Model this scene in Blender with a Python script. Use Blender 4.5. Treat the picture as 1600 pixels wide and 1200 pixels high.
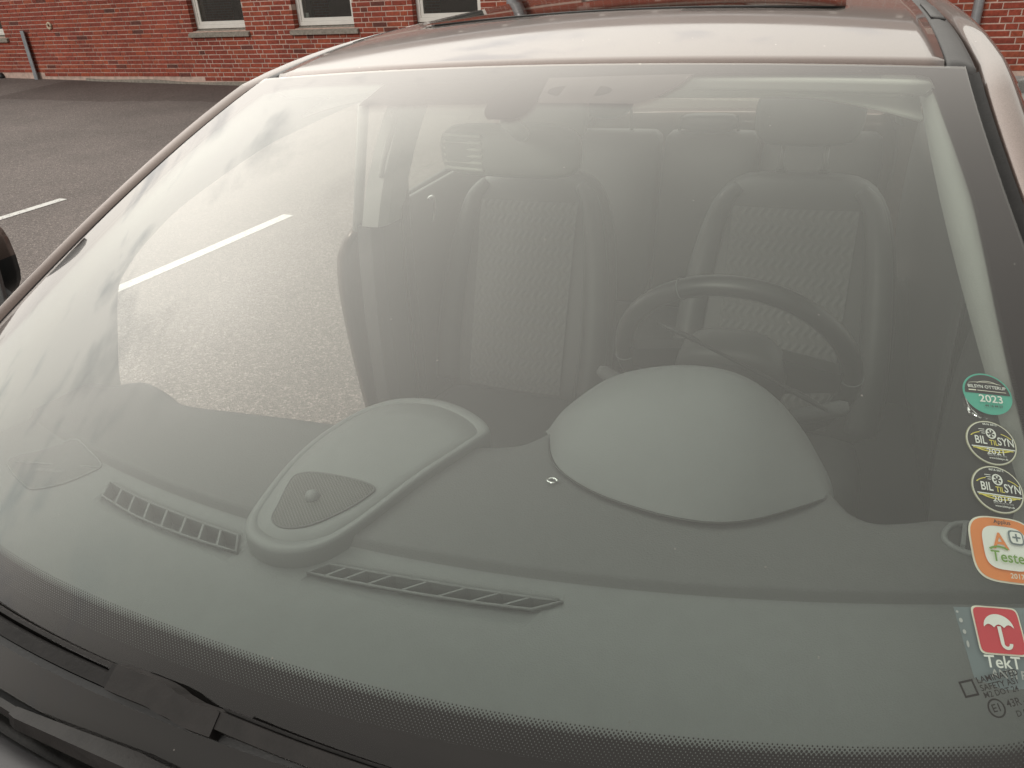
import bpy, bmesh, math, random
from mathutils import Vector, Matrix
random.seed(7)
sc = bpy.context.scene
col = sc.collection
for o in list(bpy.data.objects): bpy.data.objects.remove(o)

# ------------------------------------------------------------------ camera
def unit(v): return Vector(v).normalized()
FPX, CAMH = 1220.0, 1.62
Yc = unit((650, -680, FPX)); Zc = -unit((132, 2315, FPX)); Zc = (Zc - Yc * Yc.dot(Zc)).normalized(); Xc = Yc.cross(Zc)
right = Vector((Xc[0], Yc[0], Zc[0])); down = Vector((Xc[1], Yc[1], Zc[1])); fwd = Vector((Xc[2], Yc[2], Zc[2]))
cam_d = bpy.data.cameras.new('camera'); cam = bpy.data.objects.new('camera', cam_d); col.objects.link(cam)
cam.matrix_world = Matrix(((right.x, -down.x, -fwd.x, 0), (right.y, -down.y, -fwd.y, 0), (right.z, -down.z, -fwd.z, CAMH), (0, 0, 0, 1)))
cam_d.sensor_width = 36; cam_d.lens = FPX / 1600 * 36; cam_d.clip_start = .02; cam_d.clip_end = 500
sc.camera = cam

# ------------------------------------------------------------------ sky, sun, exposure
SUN_EL, SUN_AZ = math.radians(27), math.radians(-163)      # weak sun through thin cloud, behind the camera; azimuth from +Y clockwise
GLOW_EL, GLOW_AZ = math.radians(37), math.radians(-76)      # the brightest part of the cloud cover
sdir = Vector((math.sin(SUN_AZ) * math.cos(SUN_EL), math.cos(SUN_AZ) * math.cos(SUN_EL), math.sin(SUN_EL)))
gdir = Vector((math.sin(GLOW_AZ) * math.cos(GLOW_EL), math.cos(GLOW_AZ) * math.cos(GLOW_EL), math.sin(GLOW_EL)))
w = bpy.data.worlds.new('World'); sc.world = w; w.use_nodes = True
nt = w.node_tree; N, L = nt.nodes, nt.links
bg = N['Background']; bg.inputs['Strength'].default_value = .1
sky = N.new('ShaderNodeTexSky'); sky.sky_type = 'NISHITA'; sky.sun_disc = False
sky.sun_elevation = SUN_EL; sky.sun_rotation = SUN_AZ; sky.dust_density = 2.0
tc = N.new('ShaderNodeTexCoord')
# layered cloud: the ray direction is laid on a flat cloud deck, so the streaks thin out towards the horizon
sx = N.new('ShaderNodeSeparateXYZ'); L.new(tc.outputs['Generated'], sx.inputs[0])
zz_ = N.new('ShaderNodeMath'); zz_.operation = 'MAXIMUM'; zz_.inputs[1].default_value = 0; L.new(sx.outputs['Z'], zz_.inputs[0])
za = N.new('ShaderNodeMath'); za.operation = 'ADD'; za.inputs[1].default_value = .22; L.new(zz_.outputs[0], za.inputs[0])
dv = N.new('ShaderNodeVectorMath'); dv.operation = 'SCALE'; L.new(tc.outputs['Generated'], dv.inputs[0])
iv = N.new('ShaderNodeMath'); iv.operation = 'DIVIDE'; iv.inputs[0].default_value = 1; L.new(za.outputs[0], iv.inputs[1]); L.new(iv.outputs[0], dv.inputs['Scale'])
n1 = N.new('ShaderNodeTexNoise'); n1.inputs['Scale'].default_value = 2.4; n1.inputs['Detail'].default_value = 9; n1.inputs['Roughness'].default_value = .6; n1.inputs['Distortion'].default_value = .3
L.new(dv.outputs[0], n1.inputs['Vector'])
cr1 = N.new('ShaderNodeValToRGB'); cr1.color_ramp.elements[0].position = .33; cr1.color_ramp.elements[1].position = .44
cr1.color_ramp.elements[0].color = (.66, .66, .66, 1)
L.new(n1.outputs['Fac'], cr1.inputs['Fac'])
# cloud brightness falls away from the veiled sun
dt = N.new('ShaderNodeVectorMath'); dt.operation = 'DOT_PRODUCT'; dt.inputs[1].default_value = gdir
nm_ = N.new('ShaderNodeVectorMath'); nm_.operation = 'NORMALIZE'; L.new(tc.outputs['Generated'], nm_.inputs[0]); L.new(nm_.outputs[0], dt.inputs[0])
ac = N.new('ShaderNodeMath'); ac.operation = 'ARCCOSINE'; ac.use_clamp = False; L.new(dt.outputs['Value'], ac.inputs[0])
mn = N.new('ShaderNodeMath'); mn.operation = 'MULTIPLY'; mn.inputs[1].default_value = -1 / math.radians(39); L.new(ac.outputs[0], mn.inputs[0])
ex_ = N.new('ShaderNodeMath'); ex_.operation = 'EXPONENT'; L.new(mn.outputs[0], ex_.inputs[0])
mrs = N.new('ShaderNodeMath'); mrs.operation = 'MULTIPLY_ADD'; mrs.inputs[1].default_value = 29.5; mrs.inputs[2].default_value = 2.8; fy = N.new('ShaderNodeSeparateXYZ'); L.new(nm_.outputs[0], fy.inputs[0])
fr_ = N.new('ShaderNodeMapRange'); fr_.interpolation_type = 'SMOOTHSTEP'; fr_.inputs['From Min'].default_value = -.55; fr_.inputs['From Max'].default_value = .15; fr_.inputs['To Min'].default_value = .15; L.new(fy.outputs['Y'], fr_.inputs['Value'])
gm = N.new('ShaderNodeMath'); gm.operation = 'MULTIPLY'; lo = N.new('ShaderNodeMapRange'); lo.interpolation_type = 'SMOOTHSTEP'; lo.inputs['From Min'].default_value = .08; lo.inputs['From Max'].default_value = .5; lo.inputs['To Min'].default_value = .66; L.new(fy.outputs['Z'], lo.inputs['Value'])
gl_ = N.new('ShaderNodeMath'); gl_.operation = 'MULTIPLY'; L.new(ex_.outputs[0], gl_.inputs[0]); L.new(lo.outputs['Result'], gl_.inputs[1]); L.new(gl_.outputs[0], gm.inputs[0]); L.new(fr_.outputs['Result'], gm.inputs[1]); L.new(gm.outputs[0], mrs.inputs[0])
n2 = N.new('ShaderNodeTexNoise'); n2.inputs['Scale'].default_value = .8; n2.inputs['Detail'].default_value = 4
L.new(dv.outputs[0], n2.inputs['Vector'])
cr2 = N.new('ShaderNodeValToRGB')
cr2.color_ramp.elements[0].position = .3; cr2.color_ramp.elements[0].color = (.93, .905, .84, 1)
cr2.color_ramp.elements[1].position = .7; cr2.color_ramp.elements[1].color = (1, .97, .885, 1)
L.new(n2.outputs['Fac'], cr2.inputs['Fac'])
bright = N.new('ShaderNodeVectorMath'); bright.operation = 'SCALE'
L.new(cr2.outputs['Color'], bright.inputs[0]); fb = N.new('ShaderNodeMapRange'); fb.interpolation_type = 'SMOOTHSTEP'; fb.inputs['From Min'].default_value = .15; fb.inputs['From Max'].default_value = .8; fb.inputs['To Min'].default_value = 0; fb.inputs['To Max'].default_value = 2.6; L.new(fy.outputs['Y'], fb.inputs['Value'])
sb = N.new('ShaderNodeMath'); sb.operation = 'ADD'; L.new(mrs.outputs[0], sb.inputs[0]); L.new(fb.outputs['Result'], sb.inputs[1]); L.new(sb.outputs[0], bright.inputs['Scale'])
bz = N.new('ShaderNodeMapRange'); bz.inputs['From Min'].default_value = .38; bz.inputs['From Max'].default_value = .62; bz.inputs['To Min'].default_value = 0; bz.inputs['To Max'].default_value = .75; L.new(sx.outputs['Z'], bz.inputs['Value'])
fm_ = N.new('ShaderNodeMixRGB'); fm_.inputs[2].default_value = (1, 1, 1, 1); L.new(bz.outputs['Result'], fm_.inputs[0]); L.new(cr1.outputs['Color'], fm_.inputs[1])
mx = N.new('ShaderNodeMixRGB'); L.new(fm_.outputs['Color'], mx.inputs[0]); L.new(sky.outputs['Color'], mx.inputs[1]); L.new(bright.outputs[0], mx.inputs[2])
L.new(mx.outputs['Color'], bg.inputs['Color'])
sd = bpy.data.lights.new('sun', 'SUN'); sd.energy = .8; sd.angle = math.radians(20); sd.color = (1, .94, .86)
so = bpy.data.objects.new('sun', sd); col.objects.link(so)
so.rotation_euler = sdir.to_track_quat('Z', 'Y').to_euler(); so.location = (0, 0, 20)
sc.view_settings.view_transform = 'Standard'; sc.view_settings.look = 'None'; sc.view_settings.gamma = 1; sc.view_settings.use_curve_mapping = False
sc.view_settings.exposure = 0.52
sc.render.engine = 'CYCLES'
sc.cycles.use_denoising = True
sc.cycles.max_bounces = 10; sc.cycles.transparent_max_bounces = 24; sc.cycles.glossy_bounces = 5; sc.cycles.diffuse_bounces = 5
sc.cycles.caustics_reflective = False; sc.cycles.caustics_refractive = False; sc.cycles.sample_clamp_indirect = 6

# ------------------------------------------------------------------ helpers
def mesh_obj(name, V, F, m=None, parent=None, smooth=False, uv=None, mats=None, fm=None):
    me = bpy.data.meshes.new(name); me.from_pydata([tuple(v) for v in V], [], F); me.update()
    if smooth: me.shade_smooth()
    for k in (mats or ([m] if m else [])): me.materials.append(k)
    if fm: me.polygons.foreach_set('material_index', fm)
    if uv:
        l = me.uv_layers.new(name='UVMap')
        for lp in me.loops: l.data[lp.index].uv = uv[lp.vertex_index]
    o = bpy.data.objects.new(name, me); col.objects.link(o)
    if parent: o.parent = parent
    return o
def link(name, me, parent=None):
    o = bpy.data.objects.new(name, me); col.objects.link(o)
    if parent: o.parent = parent
    return o
def tag(o, label=None, cat=None, group=None, kind=None):
    if label: o['label'] = label
    if cat: o['category'] = cat
    if group: o['group'] = group
    if kind: o['kind'] = kind
    return o
def empty(name, loc=(0, 0, 0), rot=(0, 0, 0)):
    o = bpy.data.objects.new(name, None); o.location = loc; o.rotation_euler = rot; o.empty_display_size = .1; col.objects.link(o); return o
def fixn(o):
    bm = bmesh.new(); bm.from_mesh(o.data); bmesh.ops.recalc_face_normals(bm, faces=bm.faces); bm.to_mesh(o.data); bm.free(); return o
def grid(fn, us, vs):
    V = [fn(u, v) for v in vs for u in us]; n = len(us)
    F = [(j * n + i, j * n + i + 1, (j + 1) * n + i + 1, (j + 1) * n + i) for j in range(len(vs) - 1) for i in range(n - 1)]
    return V, F
def lin(a, b, n): return [a + (b - a) * i / (n - 1) for i in range(n)]
def interp(pts, x):
    if x <= pts[0][0]: return pts[0][1]
    for (x0, y0), (x1, y1) in zip(pts, pts[1:]):
        if x <= x1: return y0 + (y1 - y0) * (x - x0) / (x1 - x0)
    return pts[-1][1]
def sinterp(pts, x):      # smooth (cubic hermite) interpolation
    n = len(pts)
    if x <= pts[0][0]: return pts[0][1]
    if x >= pts[-1][0]: return pts[-1][1]
    for i in range(n - 1):
        if x <= pts[i + 1][0]:
            x0, y0 = pts[i]; x1, y1 = pts[i + 1]; h = x1 - x0
            def sl(k):
                if k <= 0 or k >= n - 1:
                    a, b = (0, 1) if k <= 0 else (n - 2, n - 1)
                else: a, b = k - 1, k + 1
                return (pts[b][1] - pts[a][1]) / (pts[b][0] - pts[a][0])
            m0, m1 = sl(i), sl(i + 1); s = (x - x0) / h
            return (2 * s**3 - 3 * s * s + 1) * y0 + (s**3 - 2 * s * s + s) * h * m0 + (-2 * s**3 + 3 * s * s) * y1 + (s**3 - s * s) * h * m1
def catmull(P, n, closed=True):
    P = [Vector(p) for p in P]; out = []; k = len(P)
    for i in range(k if closed else k - 1):
        g = (lambda j: P[j % k]) if closed else (lambda j: P[max(0, min(k - 1, j))])
        p0, p1, p2, p3 = g(i - 1), g(i), g(i + 1), g(i + 2)
        for s in range(n):
            t = s / n
            out.append(.5 * ((2 * p1) + (p2 - p0) * t + (2 * p0 - 5 * p1 + 4 * p2 - p3) * t * t + (3 * p1 - p0 - 3 * p2 + p3) * t**3))
    if not closed: out.append(P[-1])
    return out
def loft(rings, cap=True):
    n = len(rings[0]); V = [p for r in rings for p in r]; F = []
    for j in range(len(rings) - 1):
        for i in range(n):
            F.append((j * n + i, j * n + (i + 1) % n, (j + 1) * n + (i + 1) % n, (j + 1) * n + i))
    if cap: F += [tuple(range(n - 1, -1, -1)), tuple(range((len(rings) - 1) * n, len(rings) * n))]
    return V, F
def tube_mesh(path, rad, n=10, up=Vector((0, 0, 1)), closed=False, squash=1.0):
    P = [Vector(p) for p in path]; rings = []; k = len(P)
    for i, p in enumerate(P):
        a = P[(i - 1) % k] if (i or closed) else P[0]; b = P[(i + 1) % k] if (i < k - 1 or closed) else P[-1]
        d = (b - a).normalized(); s = d.cross(up)
        if s.length < 1e-4: s = d.cross(Vector((1, 0, 0)))
        s.normalize(); t = s.cross(d); r = rad(i / (k - 1)) if callable(rad) else rad
        rings.append([p + s * (r * math.cos(2 * math.pi * j / n)) + t * (r * squash * math.sin(2 * math.pi * j / n)) for j in range(n)])
    if closed: rings.append(rings[0]); return loft(rings, False)
    return loft(rings)
def tube(name, path, rad, m, parent=None, n=10, **k):
    V, F = tube_mesh(path, rad, n, **k); return fixn(mesh_obj(name, V, F, m, parent, True))
def box_vf(x0, x1, y0, y1, z0, z1):
    V = [(x, y, z) for z in (z0, z1) for y in (y0, y1) for x in (x0, x1)]
    return V, [(0, 2, 3, 1), (4, 5, 7, 6), (0, 1, 5, 4), (2, 6, 7, 3), (0, 4, 6, 2), (1, 3, 7, 5)]
def box(name, b, m, parent=None, bevel=0, seg=2):
    V, F = box_vf(*b); o = mesh_obj(name, V, F, m, parent)
    if bevel:
        bm = bmesh.new(); bm.from_mesh(o.data)
        bmesh.ops.bevel(bm, geom=bm.edges[:], offset=bevel, segments=seg, affect='EDGES', profile=.5)
        bm.to_mesh(o.data); bm.free(); o.data.shade_smooth() if seg > 2 else None
    return o
def merge(parts):
    V, F = [], []
    for v, f in parts:
        k = len(V); V += list(v); F += [tuple(i + k for i in q) for q in f]
    return V, F
def prism(outline, h):   # outline list of Vector, h Vector extrusion
    n = len(outline); V = list(outline) + [p + h for p in outline]
    F = [tuple(range(n)), tuple(range(2 * n - 1, n - 1, -1))] + [(i, i + n, (i + 1) % n + n, (i + 1) % n) for i in range(n)]
    return V, F
def solidify(o, th, off=-1):
    m = o.modifiers.new('thickness', 'SOLIDIFY'); m.thickness = th; m.offset = off; return o
def subsurf(o, lv=1):
    m = o.modifiers.new('smooth', 'SUBSURF'); m.levels = lv; m.render_levels = lv; return o

# ------------------------------------------------------------------ materials
def new_mat(name):
    m = bpy.data.materials.new(name); m.use_nodes = True; return m, m.node_tree.nodes, m.node_tree.links, m.node_tree.nodes['Principled BSDF']
def mat(name, c, rough=.6, metal=0, var=.12, scale=30, bump=0, bscale=200, coat=0, spec=.5, dust=0):
    m, n, l, p = new_mat(name)
    p.inputs['Roughness'].default_value = rough; p.inputs['Metallic'].default_value = metal
    p.inputs['Specular IOR Level'].default_value = spec
    if coat: p.inputs['Coat Weight'].default_value = coat; p.inputs['Coat Roughness'].default_value = .04
    t = n.new('ShaderNodeTexCoord'); no = n.new('ShaderNodeTexNoise'); no.inputs['Scale'].default_value = scale; no.inputs['Detail'].default_value = 6
    l.new(t.outputs['Object'], no.inputs['Vector'])
    r = n.new('ShaderNodeValToRGB'); r.color_ramp.elements[0].position = .25; r.color_ramp.elements[1].position = .75
    r.color_ramp.elements[0].color = tuple(x * (1 - var) for x in c) + (1,); r.color_ramp.elements[1].color = tuple(min(1, x * (1 + var)) for x in c) + (1,)
    l.new(no.outputs['Fac'], r.inputs['Fac']); l.new(r.outputs['Color'], p.inputs['Base Color'])
    if bump:
        b2 = n.new('ShaderNodeTexNoise'); b2.inputs['Scale'].default_value = bscale; b2.inputs['Detail'].default_value = 3
        l.new(t.outputs['Object'], b2.inputs['Vector'])
        b = n.new('ShaderNodeBump'); b.inputs['Strength'].default_value = bump; b.inputs['Distance'].default_value = .001
        l.new(b2.outputs['Fac'], b.inputs['Height']); l.new(b.outputs['Normal'], p.inputs['Normal'])
    return m
M = {}
M['plastic'] = mat('dash plastic', (.120, .127, .130), .55, var=.05, scale=40, bump=.8, bscale=600)
M['plastic_up'] = mat('dash upper pad', (.072, .073, .076), .6, var=.05, scale=40, bump=.9, bscale=500)
M['plastic_pod'] = mat('speaker pod plastic', (.140, .148, .150), .5, var=.04, scale=40, bump=.5, bscale=700)
M['black'] = mat('black plastic', (.012, .012, .013), .45, bump=.3, bscale=300)
M['rubber'] = mat('weathered black rubber', (.010, .0088, .0088), .6, spec=.25, var=.35, scale=60, bump=.4, bscale=250)
M['wiper'] = mat('dusty wiper paint', (.013, .011, .0105), .55, spec=.3, var=.4, scale=50, bump=.3, bscale=300)
M['trim'] = mat('pale cabin trim', (.28, .282, .268), .8, var=.03, bump=.4, bscale=500)
M['liner'] = mat('headliner cloth', (.80, .79, .74), .95, var=.03, bump=.6, bscale=900)
M['door_dark'] = mat('dark door trim', (.045, .045, .046), .5, bump=.3, bscale=300)
M['leather'] = mat('seat side vinyl', (.048, .048, .049), .5, bump=.35, bscale=260)
M['wheel'] = mat('steering wheel leather', (.014, .014, .015), .34, bump=.4, bscale=500)
M['carpet'] = mat('carpet', (.02, .02, .021), .95, bump=1, bscale=400)
M['chrome'] = mat('chrome', (.8, .8, .8), .1, 1, var=.02)
M['post'] = mat('satin post', (.25, .25, .25), .45, .8)
M['steel'] = mat('galvanised steel', (.34, .37, .40), .45, .6, var=.2, scale=20)
M['concrete'] = mat('concrete sill', (.30, .27, .235), .9, var=.35, scale=25, bump=1, bscale=120)
M['plinth'] = mat('grey plinth render', (.36, .34, .335), .9, var=.15, scale=5, bump=.6, bscale=90)
M['white_frame'] = mat('white window paint', (.80, .78, .74), .4, var=.05, scale=8)
M['white'] = mat('white print', (.82, .82, .8), .5, var=.02)
M['zinc'] = mat('zinc downpipe', (.36, .37, .39), .4, .5, var=.15, scale=12)
M['line'] = mat('worn road paint', (.66, .65, .63), .8, var=.1, scale=60, bump=.6, bscale=300)
def wear_line(m):
    n, l = m.node_tree.nodes, m.node_tree.links; p = n['Principled BSDF']; src = p.inputs['Base Color'].links[0].from_socket
    g = n.new('ShaderNodeNewGeometry'); no = n.new('ShaderNodeTexNoise'); no.inputs['Scale'].default_value = 38; no.inputs['Detail'].default_value = 8; no.inputs['Roughness'].default_value = .7; l.new(g.outputs['Position'], no.inputs['Vector'])
    r = n.new('ShaderNodeMapRange'); r.inputs['From Min'].default_value = .56; r.inputs['From Max'].default_value = .64; l.new(no.outputs['Fac'], r.inputs['Value'])
    mx_ = n.new('ShaderNodeMixRGB'); mx_.inputs[2].default_value = (.14, .12, .11, 1); l.new(r.outputs['Result'], mx_.inputs[0]); l.new(src, mx_.inputs[1]); l.new(mx_.outputs['Color'], p.inputs['Base Color'])
wear_line(M['line'])
M['tyre'] = mat('tyre', (.018, .018, .018), .8)
M['alloy'] = mat('wheel alloy', (.5, .5, .5), .3, .9)
M['moulding'] = mat('grey roof moulding', (.045, .042, .042), .5, bump=.3)
M['mirror_plastic'] = mat('grey mirror shell', (.15, .15, .145), .5, var=.03)
M['rib'] = mat('pale ribbed plastic', (.36, .36, .33), .5, var=.03)
M['roof_tile'] = mat('dark roof tile', (.09, .06, .055), .8, var=.3, scale=8)

def paint_mat():
    m, n, l, p = new_mat('brown metallic paint')
    p.inputs['Metallic'].default_value = .55; p.inputs['Roughness'].default_value = .36
    p.inputs['Coat Weight'].default_value = .85; p.inputs['Coat Tint'].default_value = (1, .965, .95, 1); p.inputs['Coat Roughness'].default_value = .03; p.inputs['Coat IOR'].default_value = 1.5
    t = n.new('ShaderNodeTexCoord')
    fl = n.new('ShaderNodeTexVoronoi'); fl.inputs['Scale'].default_value = 1400; l.new(t.outputs['Object'], fl.inputs['Vector'])
    r = n.new('ShaderNodeValToRGB'); r.color_ramp.elements[0].color = (.112, .084, .074, 1); r.color_ramp.elements[1].color = (.172, .132, .118, 1)
    l.new(fl.outputs['Color'], r.inputs['Fac'])
    # dry dust and specks lying on the lacquer
    d = n.new('ShaderNodeTexVoronoi'); d.inputs['Scale'].default_value = 46; l.new(t.outputs['Object'], d.inputs['Vector'])
    th = n.new('ShaderNodeMath'); th.operation = 'LESS_THAN'; th.inputs[1].default_value = .05; l.new(d.outputs['Distance'], th.inputs[0])
    wn = n.new('ShaderNodeSeparateColor'); l.new(d.outputs['Color'], wn.inputs[0])
    gt = n.new('ShaderNodeMath'); gt.operation = 'GREATER_THAN'; gt.inputs[1].default_value = .8; l.new(wn.outputs[0], gt.inputs[0])
    mu = n.new('ShaderNodeMath'); mu.operation = 'MULTIPLY'; l.new(th.outputs[0], mu.inputs[0]); l.new(gt.outputs[0], mu.inputs[1])
    mixc = n.new('ShaderNodeMixRGB'); mixc.inputs[2].default_value = (.6, .56, .5, 1); l.new(mu.outputs[0], mixc.inputs[0]); l.new(r.outputs['Color'], mixc.inputs[1])
    l.new(mixc.outputs['Color'], p.inputs['Base Color'])
    dn = n.new('ShaderNodeTexNoise'); dn.inputs['Scale'].default_value = 6; dn.inputs['Detail'].default_value = 8; l.new(t.outputs['Object'], dn.inputs['Vector'])
    mr = n.new('ShaderNodeMapRange'); mr.inputs['From Min'].default_value = .3; mr.inputs['From Max'].default_value = .8; mr.inputs['To Min'].default_value = .02; mr.inputs['To Max'].default_value = .09
    l.new(dn.outputs['Fac'], mr.inputs['Value']); l.new(mr.outputs['Result'], p.inputs['Coat Roughness'])
    return m
M['paint'] = paint_mat()

def glass_mat(name, tint, dust=0.0, speck=False):
    m, n, l, p = new_mat(name); n.remove(p); out = n['Material Output']
    lw = n.new('ShaderNodeLayerWeight'); lw.inputs['Blend'].default_value = .5
    pw = n.new('ShaderNodeMath'); pw.operation = 'POWER'; pw.inputs[1].default_value = 5; l.new(lw.outputs['Facing'], pw.inputs[0])
    ma = n.new('ShaderNodeMath'); ma.operation = 'MULTIPLY_ADD'; ma.inputs[1].default_value = .957; ma.inputs[2].default_value = .043; l.new(pw.outputs[0], ma.inputs[0])
    om = n.new('ShaderNodeMath'); om.operation = 'SUBTRACT'; om.inputs[0].default_value = 1; l.new(ma.outputs[0], om.inputs[1])
    o2 = n.new('ShaderNodeMath'); o2.operation = 'POWER'; o2.inputs[1].default_value = 2; l.new(om.outputs[0], o2.inputs[0])
    o3 = n.new('ShaderNodeMath'); o3.operation = 'MULTIPLY_ADD'; o3.inputs[1].default_value = .68; o3.inputs[2].default_value = 1; l.new(o2.outputs[0], o3.inputs[0])
    R = n.new('ShaderNodeMath'); R.operation = 'MULTIPLY'; l.new(ma.outputs[0], R.inputs[0]); l.new(o3.outputs[0], R.inputs[1])
    tr = n.new('ShaderNodeBsdfTransparent'); tr.inputs['Color'].default_value = (*tint, 1)
    gl = n.new('ShaderNodeBsdfGlossy'); gl.inputs['Roughness'].default_value = 0.0 if not dust else .03; gl.inputs['Color'].default_value = (1, .962, .952, 1)
    base = tr.outputs[0]
    if dust:
        df = n.new('ShaderNodeBsdfDiffuse'); df.inputs['Color'].default_value = (.52, .49, .44, 1)
        tl = n.new('ShaderNodeBsdfTranslucent'); tl.inputs['Color'].default_value = (.5, .48, .44, 1)
        ad = n.new('ShaderNodeMixShader'); ad.inputs[0].default_value = .35; l.new(df.outputs[0], ad.inputs[1]); l.new(tl.outputs[0], ad.inputs[2])
        t = n.new('ShaderNodeTexCoord')
        no = n.new('ShaderNodeTexNoise'); no.inputs['Scale'].default_value = 3.5; no.inputs['Detail'].default_value = 7; no.inputs['Roughness'].default_value = .6
        l.new(t.outputs['Object'], no.inputs['Vector'])
        mr = n.new('ShaderNodeMapRange'); mr.inputs['From Min'].default_value = .3; mr.inputs['From Max'].default_value = .7
        mr.inputs['To Min'].default_value = dust * .75; mr.inputs['To Max'].default_value = dust * 1.25; l.new(no.outputs['Fac'], mr.inputs['Value'])
        fac = mr.outputs['Result']
        if speck:
            v = n.new('ShaderNodeTexVoronoi'); v.inputs['Scale'].default_value = 42; l.new(t.outputs['Object'], v.inputs['Vector'])
            th = n.new('ShaderNodeMath'); th.operation = 'LESS_THAN'; th.inputs[1].default_value = .036; l.new(v.outputs['Distance'], th.inputs[0])
            sp = n.new('ShaderNodeSeparateColor'); l.new(v.outputs['Color'], sp.inputs[0])
            gt = n.new('ShaderNodeMath'); gt.operation = 'GREATER_THAN'; gt.inputs[1].default_value = .55; l.new(sp.outputs[0], gt.inputs[0])
            mu = n.new('ShaderNodeMath'); mu.operation = 'MULTIPLY'; l.new(th.outputs[0], mu.inputs[0]); l.new(gt.outputs[0], mu.inputs[1])
            m2 = n.new('ShaderNodeMath'); m2.operation = 'MULTIPLY_ADD'; m2.inputs[1].default_value = .45; l.new(mu.outputs[0], m2.inputs[0]); l.new(fac, m2.inputs[2])
            fac = m2.outputs[0]
        # a dust film hides more when it is looked through at a slant
        k = n.new('ShaderNodeMath'); k.operation = 'MULTIPLY_ADD'; k.inputs[1].default_value = 1.3; k.inputs[2].default_value = .7; l.new(lw.outputs['Facing'], k.inputs[0])
        fm = n.new('ShaderNodeMath'); fm.operation = 'MULTIPLY'; fm.use_clamp = True; l.new(fac, fm.inputs[0]); l.new(k.outputs[0], fm.inputs[1])
        dm = n.new('ShaderNodeMixShader'); l.new(fm.outputs[0], dm.inputs[0]); l.new(tr.outputs[0], dm.inputs[1]); l.new(ad.outputs[0], dm.inputs[2])
        base = dm.outputs[0]
    mix = n.new('ShaderNodeMixShader'); l.new(R.outputs[0], mix.inputs[0]); l.new(base, mix.inputs[1]); l.new(gl.outputs[0], mix.inputs[2])
    l.new(mix.outputs[0], out.inputs['Surface'])
    return m
M['glass'] = glass_mat('windscreen glass', (.825, .872, .835), .014, True)
M['side_glass'] = glass_mat('side window glass', (.86, .90, .87), .02)
M['pane'] = glass_mat('house window pane', (.75, .78, .76), .01)

def dots_mat(name, r0, r1, pitch=.0023):
    """black enamel dots on glass: radius grows with uv.y (0..1 in uv units of metres given in a second range)"""
    m, n, l, p = new_mat(name); out = n['Material Output']
    p.inputs['Base Color'].default_value = (.010, .0085, .0092, 1); p.inputs['Roughness'].default_value = .7; p.inputs['Specular IOR Level'].default_value = 0
    uv = n.new('ShaderNodeUVMap'); uv.uv_map = 'UVMap'
    sp = n.new('ShaderNodeSeparateXYZ'); l.new(uv.outputs['UV'], sp.inputs[0])
    mpg = n.new('ShaderNodeMapping'); mpg.inputs['Rotation'].default_value = (0, 0, math.radians(45)); l.new(uv.outputs['UV'], mpg.inputs['Vector'])
    v = n.new('ShaderNodeTexVoronoi'); v.voronoi_dimensions = '2D'; v.inputs['Randomness'].default_value = 0; v.inputs['Scale'].default_value = 1 / pitch
    l.new(mpg.outputs['Vector'], v.inputs['Vector'])
    mr = n.new('ShaderNodeMapRange'); mr.inputs['From Min'].default_value = 0; mr.inputs['From Max'].default_value = .023; mr.inputs['To Min'].default_value = r0; mr.inputs['To Max'].default_value = r1
    l.new(sp.outputs['Y'], mr.inputs['Value'])
    mr.clamp = False; m2 = n.new('ShaderNodeMath'); m2.operation = 'MULTIPLY_ADD'; m2.inputs[1].default_value = 4.0 if r1 > r0 else 0; m2.inputs[2].default_value = .53 if r1 > r0 else r0; l.new(sp.outputs['Y'], m2.inputs[0])
    mi = n.new('ShaderNodeMath'); mi.operation = 'MINIMUM'; l.new(mr.outputs['Result'], mi.inputs[0]); l.new(m2.outputs[0], mi.inputs[1])
    th = n.new('ShaderNodeMath'); th.operation = 'LESS_THAN'; l.new(v.outputs['Distance'], th.inputs[0]); l.new(mi.outputs[0], th.inputs[1])
    tr = n.new('ShaderNodeBsdfTransparent'); mix = n.new('ShaderNodeMixShader')
    l.new(th.outputs[0], mix.inputs[0]); l.new(tr.outputs[0], mix.inputs[1]); l.new(p.outputs[0], mix.inputs[2]); l.new(mix.outputs[0], out.inputs['Surface'])
    return m
M['frit'] = mat('black ceramic enamel', (.010, .0085, .0092), .7, var=.1, spec=.0)
M['frit_grey'] = mat('grey ceramic enamel', (.085, .07, .072), .7, var=.1, spec=0)
M['dots'] = dots_mat('enamel dot fade', .25, 1.35)
M['dots_even'] = dots_mat('enamel dot screen', .56, .56, .0022)

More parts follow.
